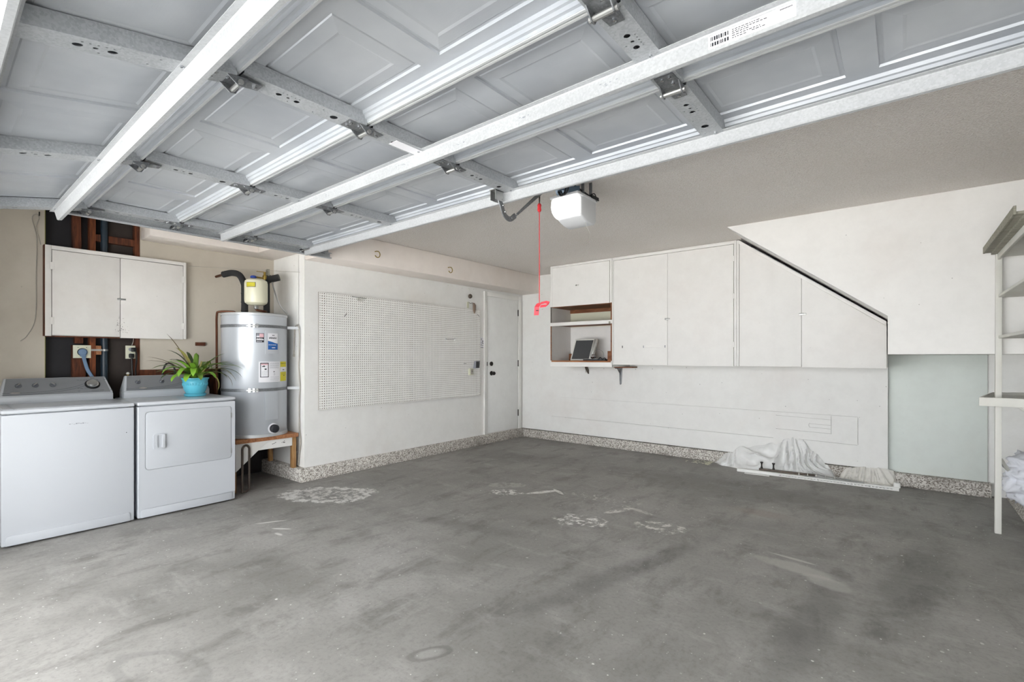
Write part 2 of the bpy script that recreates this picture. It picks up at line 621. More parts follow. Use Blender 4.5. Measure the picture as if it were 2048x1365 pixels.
def circle(u, v, r, n=12):
    return [(u + r * math.cos(2 * math.pi * k / n), v + r * math.sin(2 * math.pi * k / n)) for k in range(n)]
# ================================================================== the setting
def struct(o, label):
    return tag(o, label, None, None, 'structure')

struct(box(-5.75, 1.2, YF - 0.2, 6.35, -0.12, 0.0).build('floor', 'concrete', origin=(0, 0, 0)), 'worn grey concrete garage floor with white paint stains')
struct(box(-14, 9, -22, YF - 0.2, -0.14, -0.02).build('driveway', 'exterior'), 'pale concrete driveway outside the garage opening')
struct(box(-5.75, 1.2, YF - 0.2, 6.35, ZC, ZC + 0.12).build('ceiling', 'popcorn'), 'beige popcorn-textured garage ceiling')

# --- left wall: drywall with an open stud bay behind the appliances
wl = MB()
wl.box(XA - 0.013, XA, YF, 0.643, 0, ZC)
wl.box(XA - 0.013, XA, 1.276, YS, 1.165, ZC)
wl.box(XA - 0.013, XA, 0.643, 1.276, 2.50, ZC)
wall_left = struct(wl.build('wall_left', 'wall_cream'), 'cream drywall behind the laundry appliances with a bare stud bay')
box(XA - 0.16, XA - 0.10, YF, YS + 0.1, 0, ZC).build('sheathing_paper', 'paper_black', wall_left)
box(XA - 0.10, XA - 0.088, 1.06, 1.239, 0, 2.50).build('backing_board', 'paper_brown', wall_left)
box(XA - 0.0128, XA + 0.0006, 0.640, 0.6445, 0.0, 2.50).build('cut_edge', 'leaf_olive', wall_left)
for (y0, y1, z0, z1, m, d) in ((0.923, 0.963, 0, ZC, 'stud_orange', 0.008), (1.239, 1.277, 0, ZC, 'stud_red', 0.012),
                               (0.813, 0.900, 0, 1.385, 'stud_red', 0.03), (0.60, 0.640, 0, ZC, 'stud_red', 0.014),
                               (1.88, 1.92, 0, ZC, 'stud_red', 0.016)):
    box(XA - 0.10, XA - d, y0, y1, z0, z1).build('stud', m, wall_left, 0.002)
b = MB().hexa([(XA - 0.1, 0.83, 1.4), (XA - 0.04, 0.83, 1.4), (XA - 0.04, 0.885, 1.4), (XA - 0.1, 0.885, 1.4)],
              [(XA - 0.1, 0.815, 2.5), (XA - 0.04, 0.815, 2.5), (XA - 0.04, 0.87, 2.5), (XA - 0.1, 0.87, 2.5)])
b.build('stud', 'stud_red', wall_left)
box(XA - 0.09, XA - 0.03, 0.963, 0.999, 2.30, 2.36).build('blocking', 'stud_red', wall_left)
box(XA - 0.09, XA - 0.03, 1.055, 1.239, 2.30, 2.36).build('blocking', 'stud_red', wall_left)
box(XA - 0.10, XA - 0.012, 1.277, 1.88, 1.10, 1.165).build('blocking', 'stud_red', wall_left)
box(XA - 0.045, XA - 0.005, 0.9635, 1.0, 1.303, 1.382).build('blocking', 'stand_wood', wall_left, 0.002)
box(XA - 0.0, XA + 0.03, 1.72, 1.80, 1.395, 1.428).build('blocking', 'stud_red', wall_left)

struct(box(-5.75, XW - 0.115, YS + 0.0, YS + 0.11, 0, ZC).build('wall_left_return', 'wall_white'), 'short white wall beside the water heater')
struct(box(XW - 0.12, XW, YS, YB + 0.2, 0, ZC).build('wall_left_inner', 'wall_white'), 'white side wall carrying the pegboard and door')
struct(box(-5.0, XR, YB + 0.09, YB + 0.2, 0, ZC).build('wall_back', 'wall_white'), 'white back wall behind the wall cabinets')
struct(box(XR, XR + 0.14, YF - 0.2, YB + 0.2, 0, ZC).build('wall_right', 'wall_white'), 'white right wall behind the shelving')
wf = MB()
wf.box(-5.75, -4.45, YF - 0.14, YF, 0, ZC)
wf.box(0.60, XR + 0.14, YF - 0.14, YF, 0, ZC)
wf.box(-4.45, 0.60, YF - 0.14, YF, 2.16, ZC)
struct(wf.build('wall_front', 'wall_white'), 'front wall framing the wide garage opening')
st = MB().prism([(-1.345, 2.56), (-0.10, 1.62), (-0.10, 1.305), (XR, 1.305), (XR, ZC)], 'y', 5.0, YB + 0.09)
struct(st.build('wall_stairs', 'stair_white'), 'white boxed-in stair underside projecting above the back wall')

struct(box(-6.6, 2.2, YF - 1.60, YF - 0.20, 2.50, 2.62).build('shade_overhang', 'exterior'), 'added unseen overhang shading the garage opening')  # unseen overhang, added to cut skylight on the floor near the opening
struct(box(1.20, 1.40, YF - 2.0, YF - 0.14, -0.02, 2.62).build('shade_wall', 'exterior'), 'added unseen wall beside the driveway shading the laundry side')  # unseen wall, added to block daylight from the washer and dryer
# soffit
sf = MB()
sf.box(XW, -4.445, YS, YB + 0.04, 2.28, ZC)
sf.box(XA, -5.18, 1.281, YS, 2.36, ZC)
sf.box(-5.18, -4.445, 2.20, YS, 2.36, ZC)
struct(sf.build('trim_1', 'soffit_pink', bev=0.012), 'beige plaster soffit beam along the left wall')

# exposed aggregate curbs
cl = MB().prism([(-5.60, 2.40), (XW + 0.028, 2.44), (XW + 0.028, YB + 0.03), (XW - 0.02, YB + 0.03), (XW - 0.02, YS + 0.02), (-5.60, YS + 0.02)], 'z', 0, CURB)
struct(cl.build('baseboard_left', 'aggregate', bev=0.006), 'rough aggregate concrete curb under the pegboard wall')
struct(box(XW, 0.62, YB - 0.006, YB + 0.10, 0, CURB - 0.012).build('baseboard_back', 'aggregate', bev=0.006), 'rough aggregate concrete curb along the back wall')
cr = MB().prism([(0.72, 0.0), (XR, 0.0), (XR, 0.15), (0.80, 0.15), (0.755, 0.11)], 'y', YF, YB + 0.05)
struct(cr.build('baseboard_right', 'aggregate', bev=0.01), 'grey concrete ledge along the right wall')

# plywood lining under and behind the wall cabinets
slots = []
def slot(x0, x1, z0, z1, w_):
    """a sawn slot through the front ply"""
    if abs(x1 - x0) > abs(z1 - z0):
        slots.append([(x0, z0 - w_ / 2), (x1, z1 - w_ / 2), (x1, z1 + w_ / 2), (x0, z0 + w_ / 2)])
    else:
        slots.append(rect(x0 - w_ / 2, x0 + w_ / 2, z0, z1))
slot(-4.02, -0.372, 0.672, 0.662, 0.005)
slot(-0.365, -0.365, 0.374, 0.655, 0.008)
slot(-4.20, -1.15, 0.372, 0.362, 0.003)
slot(-0.597, -0.597, 0.46, 0.652, 0.006)
slot(-1.123, -0.602, 0.622, 0.612, 0.004)
slot(-0.797, -0.602, 0.556, 0.553, 0.006)
slot(-0.797, -0.602, 0.518, 0.515, 0.006)
slot(-0.801, -0.801, 0.523, 0.551, 0.004)
slot(-0.90, -0.372, 0.375, 0.366, 0.003)
slot(-1.123, -0.602, 0.47, 0.463, 0.003)
pl = thing('wall_panel', 'white painted plywood panel with sawn slots below the wall cabinets', 'panel', (-2.45, YB + 0.04, CURB))
outline = [(XW + 0.004, CURB), (-0.121, CURB), (-0.121, 1.60), (-1.36, 2.56), (XW + 0.004, 2.56)]
plate(outline, slots, 0.014, lambda u, v, w_: (u, YB + 0.007 + w_, v)).build('front_ply', 'ply_white', pl)
MB().prism(outline, 'y', YB + 0.0141, YB + 0.088).build('backing', 'ply_white', pl)
tag(MB().box(-0.119, 0.60, YB + 0.065, YB + 0.088, CURB - 0.012, 1.303).build('recess_board', 'pale_green', bev=0.002),
    'pale grey-green board under the stair box beside the plywood panel', 'panel')

# --- door into the house
door = thing('door_1', 'plain white flush door with dark knob and deadbolt', None, (XW, 5.65, CURB), None, 'structure')
cs = MB()
cs.box(XW - 0.002, XW + 0.020, 5.215, 5.272, CURB, 2.245)
cs.box(XW - 0.002, XW + 0.020, 6.02, 6.085, CURB, 2.245)
cs.box(XW - 0.002, XW + 0.020, 5.272, 6.02, 2.185, 2.245)
cs.build('casing', 'trim_white', door, 0.003)
box(XW - 0.002, XW + 0.024, 5.212, 5.222, CURB, 2.248).build('casing_bead', 'trim_white', door, 0.003)
box(XW - 0.002, XW + 0.012, 5.272, 5.283, CURB, 2.185).build('door_stop', 'trim_white', door)
slab = box(XW - 0.001, XW + 0.008, 5.288, 6.008, CURB + 0.012, 2.175).build('door_slab', 'door_white', door, 0.002)
for z in (1.983, 1.181, 0.394):
    h = box(XW, XW + 0.014, 6.008, 6.026, z - 0.05, z + 0.05).build('hinge', 'bronze_dark', door, 0.002)
    MB().tube([(XW + 0.016, 6.012, z - 0.05), (XW + 0.016, 6.012, z + 0.05)], 0.006).build('hinge_pin', 'bronze_dark', h)
k = MB().lathe((XW + 0.008, 5.375, 1.038), [(0.034, 0), (0.034, 0.006), (0.012, 0.01), (0.012, 0.03), (0.024, 0.036), (0.029, 0.05), (0.022, 0.066), (0.006, 0.07)], 18, 'x').build('knob', 'bronze_dark', slab, smooth=True)
MB().lathe((XW + 0.008, 5.37, 1.18), [(0.033, 0), (0.033, 0.012), (0.026, 0.018), (0.008, 0.02)], 18, 'x').build('deadbolt', 'bronze_dark', slab, smooth=True)
box(XW + 0.018, XW + 0.022, 5.262, 5.274, 1.15, 1.21).build('strike_plate', 'bronze_dark', door)

# ================================================================== overhead garage door
GD = thing('garage_door', 'raised sectional steel garage door with grey embossed panels overhead', 'garage door', (-1.88, 1.25, 2.25))
DX0, DX1, L = -4.33, 0.53, 0.53
ZD = 2.35
COLS = [-4.02 + 0.6 * i for i in range(8)]
PW, PY0, PY1 = 0.25, -0.445, -0.085
L3 = 0.625
SECT = [((0, 2.31, ZD), 0.0, L), ((0, 1.775, ZD), 0.0, L), ((0, 1.24, ZD), 0.0, L), ((0, 0.705, ZD - 0.017), R(11.2), L3)]
def section_meshes(ln):
    p0 = -ln + PY0 + 0.53
    sk = MB()
    sk.box(DX0, DX1, -ln, p0, 0, 0.012)
    sk.box(DX0, DX1, PY1, 0, 0, 0.012)
    xs = [DX0] + [e for c in COLS for e in (c - PW, c + PW)] + [DX1]
    for i in range(0, len(xs), 2):
        sk.box(xs[i], xs[i + 1], p0, PY1, 0, 0.012)
    sk.box(DX0, DX1, -ln, 0, 0.028, 0.032)
    pn = MB()
    def ring(i, d):
        return [(-PW + i, p0 + i, d), (PW - i, p0 + i, d), (PW - i, PY1 - i, d), (-PW + i, PY1 - i, d)]
    rings = [ring(0, 0), ring(0.003, 0.009), ring(0.014, 0.009), ring(0.018, 0.006), ring(0.068, 0.0005), ring(0.078, 0.0030)]
    for q in range(len(rings) - 1):
        pn.add(rings[q] + rings[q + 1], [(j, (j + 1) % 4, 4 + (j + 1) % 4, 4 + j) for j in range(4)])
    pn.add(rings[-1], [(0, 1, 2, 3)])
    return sk.mesh('door_section', 'door_skin'), pn.mesh('raised_panel', 'door_skin', recalc=False)
# formed edges: grey stepped rail, then the pale meeting lips
steps = [(-0.009, 0), (-0.009, -0.042), (-0.012, -0.042), (-0.014, -0.032), (-0.023, -0.029), (-0.025, -0.016), (-0.033, -0.013), (-0.036, 0)]
ra = MB().prism(steps, 'x', DX0, DX1).mesh('edge_rail', 'door_skin')
la = MB().box(DX0, DX1, -0.0105, -0.0012, -0.046, 0.0).mesh('meeting_lip', 'rail_white')
def lip_b(ln):
    return MB().box(DX0, DX1, -ln + 0.0012, -ln + 0.0105, -0.046, 0.0).mesh('meeting_lip', 'rail_white')

# stile: formed channel with punched holes
SW = 0.046
STX = [-4.275, -3.045, -1.86, -0.67, 0.475]
HOLES = ((-0.005, -0.14, 0.016), (-0.006, -0.30, 0.011), (-0.006, -0.37, 0.011), (-0.004, -0.335, 0.006), (0.018, -0.30, 0.003), (0.018, -0.316, 0.003),
         (0.018, -0.332, 0.003), (0.018, -0.348, 0.003), (0.018, -0.364, 0.003), (-0.03, -0.325, 0.003), (0.02, -0.20, 0.003), (-0.03, -0.22, 0.003), (0.026, -0.06, 0.003), (-0.026, -0.07, 0.003))
sm_ = plate(rect(-SW, SW, -0.515, -0.012), [circle(*h) for h in HOLES], 0.002, lambda u, v, w_: (u, v, -0.0535 + w_))
sm_.box(-SW, -SW + 0.002, -0.515, -0.012, -0.0526, 0.0)
sm_.box(SW - 0.002, SW, -0.515, -0.012, -0.0526, 0.0)
stile_me = sm_.mesh('stile', 'galv_mid')
# hinge
hg = MB()
hg.prism([(-0.034, -0.095), (0.034, -0.095), (0.038, 0.0), (-0.038, 0.0)], 'z', -0.0575, -0.0545)
hg.prism([(-0.024, 0.085), (0.024, 0.085), (0.032, 0.0), (-0.032, 0.0)], 'z', -0.0575, -0.0545)
for x in (-0.038, 0.034):
    hg.prism([(-0.045, -0.055), (0.03, -0.055), (0.012, -0.086), (-0.008, -0.088)], 'x', x, x + 0.004)
hinge_me = hg.mesh('hinge', 'galv_dark')
pin_me = MB().tube([(-0.046, 0.0, -0.076), (0.046, 0.0, -0.076)], 0.0095, 10).mesh('hinge_pin', 'steel', smooth=True)
bo = MB()
for (x, y) in ((-0.012, -0.075), (0.016, -0.075), (0.0, 0.065), (0.012, -0.03)):
    bo.lathe((x, y, -0.064), [(0.003, 0), (0.007, 0.0015), (0.007, 0.007)], 6)
bolt_me = bo.mesh('bolts', 'chrome')

meshes = {}
for k, (loc, rx, ln) in enumerate(SECT):
    if ln not in meshes:
        meshes[ln] = section_meshes(ln) + (lip_b(ln),)
    sk_me, pn_me, lb = meshes[ln]
    s_ = place('door_section', sk_me, GD, loc, (rx, 0, 0))
    for c in COLS:
        place('raised_panel', pn_me, s_, (c, 0, 0), local=True)
    place('edge_rail', ra, s_, (0, 0, 0), local=True)
    place('meeting_lip', la, s_, (0, 0, 0), local=True)
    place('meeting_lip', lb, s_, (0, 0, 0), local=True)
    for x in STX:
        t_ = place('stile', stile_me, GD, (x, loc[1], loc[2]), (rx, 0, 0))
        t_.scale = (1, ln / L, 1)
    if k > 0:
        for x in STX:
            h_ = place('hinge', hinge_me, GD, (x, loc[1] + 0.002, loc[2]), (rx * 0.5, 0, 0))
            place('hinge_pin', pin_me, h_, (0, 0, 0), local=True)
            place('bolts', bolt_me, h_, (0, 0, 0), local=True)

# struts: hat-section bars with bolted flanges
def strut(y, z, rx, x0=DX0 - 0.04, x1=DX1 + 0.02, hgt=0.055, wid=0.034):
    t = 0.002
    p = [(-0.022, 0), (0, 0), (0.003, -0.004), (0.005, -hgt + 0.005), (0.010, -hgt), (wid - 0.005, -hgt), (wid, -hgt + 0.005), (wid + 0.003, -0.004), (wid + 0.006, 0), (wid + 0.026, 0)]
    q = [(a, b_ + t) for a, b_ in p][::-1]
    poly = p + q
    me = MB().prism(poly, 'x', x0, x1).mesh('strut', 'galv_light')
    o = place('strut', me, GD, (0, y, z), (rx, 0, 0))
    bb = MB()
    for x in STX:
        bb.lathe((x + 0.012, -0.012, -0.007), [(0.003, 0), (0.0065, 0.0015), (0.0065, 0.007)], 6)
    place('bolts', bb.mesh('bolts', 'chrome'), o, (0, 0, 0), local=True)
    return o
s_top = strut(2.272, 2.2955, 0)
s_mid = strut(1.556, 2.2955, 0)
zt = ZD - 0.0545
s_low = strut(0.556, 2.2475, R(11.2))
s_bot = strut(0.105, 2.158, R(11.2))
# printed sticker and a few stamp marks on the middle strut
def on_strut(name, mat, x0, x1, v0, v1, par, off=0.0006):
    """plate lying on the front leg of a strut (v from top 0 to 1 bottom)"""
    def pt(x, v, o_):
        return (x, 0.0030 + 0.002 * v - o_, -0.004 - 0.047 * v)
    m = MB().add([pt(x0, v0, 0.0001), pt(x1, v0, 0.0001), pt(x1, v1, 0.0001), pt(x0, v1, 0.0001), pt(x0, v0, off), pt(x1, v0, off), pt(x1, v1, off), pt(x0, v1, off)],
                 [(0, 1, 2, 3), (4, 5, 6, 7), (0, 1, 5, 4), (1, 2, 6, 5), (2, 3, 7, 6), (3, 0, 4, 7)])
    return place(name, m.mesh(name, mat), par, (0, 0, 0), local=True)
on_strut('sticker', 'paper_white', -0.475, -0.235, 0.08, 0.92, s_mid, 0.0010)
rr = random.Random(3)
bars = MB()
def sbar(x0, x1, v0, v1):
    def pt(x, v, o_):
        return (x, 0.0030 + 0.002 * v - o_, -0.004 - 0.047 * v)
    bars.add([pt(x0, v0, 0.0016), pt(x1, v0, 0.0016), pt(x1, v1, 0.0016), pt(x0, v1, 0.0016)], [(0, 1, 2, 3)])
for (xa, v0, v1, n_) in ((-0.468, 0.18, 0.44, 9), (-0.468, 0.56, 0.80, 9)):
    x = xa
    for i in range(n_):
        wd = rr.choice((0.0018, 0.003, 0.005))
        sbar(x, x + wd, v0, v1)
        x += wd + rr.choice((0.002, 0.003))
for (xa, xb, v) in ((-0.405, -0.335, 0.2), (-0.405, -0.315, 0.32), (-0.405, -0.36, 0.44), (-0.405, -0.33, 0.58), (-0.35, -0.32, 0.70), (-0.405, -0.37, 0.72)):
    x = xa
    while x < xb:
        wd = 0.003 + rr.random() * 0.006
        sbar(x, x + wd, v, v + 0.05)
        x += wd + 0.0025
for i in range(10):
    x = -0.275 + 0.0032 * i
    sbar(x, x + 0.002, 0.17, 0.25)
place('sticker_print', bars.mesh('sticker_print', 'label_black', recalc=False), s_mid, (0, 0, 0), local=True)
stm = MB()
for (xc, n_) in ((-2.05, 7), (-1.25, 9), (-0.86, 5), (-3.2, 8), (-2.75, 5), (-3.75, 9), (-1.62, 5)):
    for i in range(n_):
        x = xc + rr.random() * 0.07
        v = 0.3 + rr.random() * 0.35
        x1 = x + 0.003 + rr.random() * 0.008
        def pt(x, v):
            return (x, 0.0030 + 0.002 * v - 0.0008, -0.004 - 0.047 * v)
        stm.add([pt(x, v), pt(x1, v), pt(x1, v + 0.06), pt(x, v + 0.06)], [(0, 1, 2, 3)])
place('stamp_marks', stm.mesh('stamp_marks', 'label_grey', recalc=False), s_mid, (0, 0, 0), local=True)
# paper tag stuck on a stile
tg = MB().box(-0.03, 0.03, -0.30, -0.14, -0.0565, -0.0552).mesh('paper_tag', 'paper_white')
place('paper_tag', tg, GD, (-1.862, 1.70, ZD))
# rollers on the left edge
for (y, z) in ((2.27, 2.285), (1.775, 2.285), (1.24, 2.285), (0.705, 2.285)):
    r_ = MB().lathe((DX0 - 0.085, y, z), [(0.010, 0), (0.022, 0.001), (0.018, 0.007), (0.022, 0.013), (0.010, 0.014)], 16, 'x').build('roller', 'chrome', GD, smooth=True)
    MB().tube([(DX0 - 0.08, y, z), (DX0 + 0.06, y, z)], 0.0055).build('roller_stem', 'steel', r_)
    box(DX0 - 0.012, DX0 + 0.06, y - 0.035, y + 0.035, z + 0.006, z + 0.012).build('roller_bracket', 'galv_mid', r_)

# tracks
def track(name, xc, sgn, label):
    t = thing(name, label, 'track', (xc, 1.2, 2.255))
    a = xc - sgn * 0.018
    b_ = xc + sgn * 0.018
    p = [(b_, 2.257), (a, 2.257), (a, 2.311), (b_, 2.311), (b_, 2.303), (b_ - sgn * 0.002, 2.303), (b_ - sgn * 0.002, 2.309), (a + sgn * 0.002, 2.309), (a + sgn * 0.002, 2.259), (b_ - sgn * 0.002, 2.259), (b_ - sgn * 0.002, 2.266), (b_, 2.266)]
    MB().prism(p, 'y', 0.55, 2.565).build('rail', 'galv_mid', t)
    cv = []
    for k in range(9):
        an = R(90.0 * k / 8)
        cv.append((a, 0.55 - 0.55 * math.sin(an), 2.284 - 0.55 * (1 - math.cos(an))))
    MB().tube(cv, 0.027, 6, flat=0.4).build('curved_rail', 'galv_mid', t)
    box(a - 0.015, a + 0.015, -0.03, 0.03, 0.0, 1.75).build('upright_rail', 'galv_mid', t)
    box(a - sgn * 0.003 - 0.002, a - sgn * 0.003 + 0.002, 0.2, 2.55, 2.311, 2.345).build('angle_iron', 'galv_mid', t)
    bk = MB()
    bk.box(a - 0.003, a + 0.003, 2.47, 2.51, 2.30, 2.56)
    bk.box(a - 0.02, a + 0.003, 2.465, 2.515, 2.553, 2.56)
    bk.build('hanger', 'galv_dark', t)
    return t
track('door_track', -4.405, 1, 'grey steel door track hung below the left soffit')
track('door_track', 0.60, -1, 'grey steel door track beside the right wall')
# ================================================================== laundry appliances
XF = -4.65      # appliance fronts
def console(par, y0, y1, knobs, dial, emblem_y):
    """sloped control panel along the back of an appliance"""
    b_ = [(-5.355, y0 + 0.01), (-5.20, y0 + 0.01), (-5.20, y1 - 0.01), (-5.355, y1 - 0.01)]
    m = MB()
    m.hexa([(x, y, 0.924) for x, y in b_], [(x, y, 0.982) for x, y in b_])
    lo = [(-5.355, y0 + 0.01, 0.982), (-5.20, y0 + 0.01, 0.982), (-5.20, y1 - 0.01, 0.982), (-5.355, y1 - 0.01, 0.982)]
    hi = [(-5.355, y0 + 0.042, 1.115), (-5.325, y0 + 0.042, 1.115), (-5.325, y1 - 0.042, 1.115), (-5.355, y1 - 0.042, 1.115)]
    m.hexa(lo, hi)
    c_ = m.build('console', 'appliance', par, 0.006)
    def face(y, s, o_=0.0):
        """s 0 at the lower edge, 1 at the top; o_ along the face normal"""
        return Vector((-5.20 - 0.125 * s + 0.728 * o_, y, 0.982 + 0.133 * s + 0.684 * o_))
    ins0, ins1 = y0 + 0.028, y1 - 0.028
    q0, q1 = y0 + 0.054, y1 - 0.054
    f = MB().add([face(ins0, 0.06, 0.0), face(ins1, 0.06, 0.0), face(q1, 0.97, 0.0), face(q0, 0.97, 0.0),
                  face(ins0, 0.06, 0.004), face(ins1, 0.06, 0.004), face(q1, 0.97, 0.004), face(q0, 0.97, 0.004)],
                 [(0, 1, 2, 3), (4, 5, 6, 7), (0, 1, 5, 4), (1, 2, 6, 5), (2, 3, 7, 6), (3, 0, 4, 7)])
    pnl = f.build('control_panel', 'console_grey', par)
    nrm = (0.728, 0, 0.684)
    for i, y in enumerate(knobs):
        MB().disc(face(y, 0.56, 0.004), 0.020, nrm, 0.004, 18).build('knob_ring', 'console_mark', pnl)
        d = Vector((0, 0.7, 0)) + Vector((-0.684, 0, 0.728)) * (0.7 if i < 2 else -0.7)
        c0 = face(y, 0.56, 0.008)
        side = d.cross(Vector(nrm)).normalized()
        w1, w2, hh = d * 0.019, side * 0.0065, Vector(nrm) * 0.018
        MB().hexa([c0 - w1 - w2, c0 + w1 - w2, c0 + w1 + w2, c0 - w1 + w2],
                  [c0 - w1 * 0.8 - w2 * 0.6 + hh, c0 + w1 * 0.8 - w2 * 0.6 + hh, c0 + w1 * 0.8 + w2 * 0.6 + hh, c0 - w1 * 0.8 + w2 * 0.6 + hh]).build('knob', 'chrome', pnl, 0.002)
    if dial:
        MB().disc(face(dial, 0.52, 0.004), 0.050, nrm, 0.004, 28).build('dial_ring', 'black_paint', pnl)
        d1 = MB().disc(face(dial, 0.52, 0.008), 0.041, nrm, 0.012, 28).build('dial', 'chrome', pnl, 0.004)
        MB().disc(face(dial, 0.52, 0.020), 0.031, nrm, 0.014, 28).build('dial_cap', 'steel', pnl, 0.005)
    # moulded curve lines and little legend dashes
    mk = MB()
    for off in (0.0, 0.03):
        pts = [face(y0 + 0.10 + (0.42 + off) * math.sin(a), 0.78 - (0.62 + off * 3) * math.cos(a), 0.0045) for a in [R(-10 + 7 * k) for k in range(16)]]
        mk.tube(pts, 0.0013, 5)
    for i in range(22):
        yy = (dial if dial else knobs[-1]) + random.uniform(-0.11, 0.11)
        ss = random.choice((0.15, 0.3, 0.8, 0.9))
        mk.box(-5.20 - 0.125 * ss + 0.003, -5.20 - 0.125 * ss + 0.004, yy, yy + random.uniform(0.01, 0.025), 0.982 + 0.133 * ss + 0.002, 0.982 + 0.133 * ss + 0.0045)
    mk.build('panel_print', 'console_mark', pnl)
    if emblem_y:
        MB().disc(face(emblem_y, 0.17, 0.004), 0.030, nrm, 0.003, 20, 0.009).build('emblem', 'chrome', pnl)

def appliance(name, label, cat, y0, y1, knobs, dial, emblem_y):
    a = thing(name, label, cat, ((XF - 0.35), (y0 + y1) / 2, 0))
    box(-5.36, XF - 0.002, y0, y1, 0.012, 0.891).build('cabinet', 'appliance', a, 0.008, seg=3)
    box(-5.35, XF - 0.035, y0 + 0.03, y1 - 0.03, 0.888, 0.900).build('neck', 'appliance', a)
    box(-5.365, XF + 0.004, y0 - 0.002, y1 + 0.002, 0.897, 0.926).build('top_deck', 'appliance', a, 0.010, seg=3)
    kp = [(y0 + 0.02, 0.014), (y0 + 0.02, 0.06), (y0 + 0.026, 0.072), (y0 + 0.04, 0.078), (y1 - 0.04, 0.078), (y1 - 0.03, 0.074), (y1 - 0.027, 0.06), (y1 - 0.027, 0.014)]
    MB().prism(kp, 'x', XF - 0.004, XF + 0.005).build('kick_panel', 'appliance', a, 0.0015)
    for (x, y) in ((XF - 0.05, y0 + 0.05), (XF - 0.05, y1 - 0.05), (-5.31, y0 + 0.05), (-5.31, y1 - 0.05)):
        MB().lathe((x, y, 0), [(0.02, 0), (0.02, 0.008), (0.01, 0.014)], 10).build('foot', 'black_paint', a)
    console(a, y0 + 0.02, y1 - 0.01, knobs, dial, emblem_y)
    return a
wm = appliance('washing_machine', 'white top-loading washing machine with grey four-knob console', 'washer', 0.335, 1.05, (0.471, 0.564, 0.664), 0.905, 0.45)
lid = MB()
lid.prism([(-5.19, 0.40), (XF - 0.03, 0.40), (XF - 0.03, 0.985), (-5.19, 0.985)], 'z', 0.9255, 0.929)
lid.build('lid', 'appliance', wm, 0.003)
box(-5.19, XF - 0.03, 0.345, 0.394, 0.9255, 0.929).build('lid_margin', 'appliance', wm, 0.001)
sc = MB()
for i in range(9):
    y = 0.672 + 0.012 * i
    sc.box(XF - 0.0025, XF - 0.0012, y, y + 0.009, 0.797 + 0.002 * math.sin(i * 2), 0.800 + 0.002 * math.sin(i * 2 + 1) + (0.003 if 2 < i < 7 else 0))
sc.build('worn_nameplate', 'label_grey', wm)
MB().disc((XF - 0.002, 1.001, 0.70), 0.003, (1, 0, 0), 0.001).build('speck', 'black_paint', wm)

dr = appliance('clothes_dryer', 'white front-loading clothes dryer carrying a potted plant', 'dryer', 1.072, 1.780, (1.213, 1.391), 1.66, 1.24)
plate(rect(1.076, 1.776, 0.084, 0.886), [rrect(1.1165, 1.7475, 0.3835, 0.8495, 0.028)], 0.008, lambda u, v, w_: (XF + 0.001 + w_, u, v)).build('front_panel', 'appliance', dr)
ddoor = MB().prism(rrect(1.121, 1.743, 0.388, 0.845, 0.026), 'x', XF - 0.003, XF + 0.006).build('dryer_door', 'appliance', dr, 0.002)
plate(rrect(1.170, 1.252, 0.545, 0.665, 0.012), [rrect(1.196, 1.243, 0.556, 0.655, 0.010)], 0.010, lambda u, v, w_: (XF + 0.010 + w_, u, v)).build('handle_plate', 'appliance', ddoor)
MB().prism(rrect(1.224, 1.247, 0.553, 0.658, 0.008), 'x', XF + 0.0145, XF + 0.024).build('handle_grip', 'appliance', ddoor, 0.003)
for z in (0.765, 0.45):
    box(XF, XF + 0.008, 1.741, 1.750, z - 0.022, z + 0.022).build('hinge', 'steel', dr, 0.001)

# ================================================================== potted plant on the dryer
PC = Vector((-5.0, 1.575, 0.926))
pp = thing('potted_plant', 'leafy strap-leaved plant in a turquoise glazed pot on the dryer', 'plant', PC)
pot = MB().lathe(PC, [(0.066, 0.012), (0.07, 0.02), (0.074, 0.035), (0.088, 0.065), (0.096, 0.10), (0.097, 0.128), (0.100, 0.150), (0.108, 0.160), (0.108, 0.168), (0.098, 0.170), (0.092, 0.15), (0.09, 0.145)], 36).build('pot', 'pot_blue', pp, smooth=True)
MB().lathe(PC, [(0.070, 0.0), (0.082, 0.004), (0.088, 0.024), (0.082, 0.027), (0.074, 0.014)], 36).build('saucer', 'pot_blue', pp, smooth=True)
rl = MB()
for i in range(26):
    a = 2 * math.pi * i / 26
    z0 = 0.100
    rl.tube([PC + Vector((0.0965 * math.cos(a + s), 0.0965 * math.sin(a + s), z0 + h)) for (s, h) in ((-0.09, 0.0), (-0.03, 0.025), (0.03, 0.022), (0.07, 0.004), (0.0, 0.008))], 0.003, 5)
rl.build('relief_pattern', 'pot_blue', pot)
MB().lathe(PC, [(0.09, 0.140), (0.09, 0.148), (0.02, 0.150)], 24).build('soil', 'soil', pp)
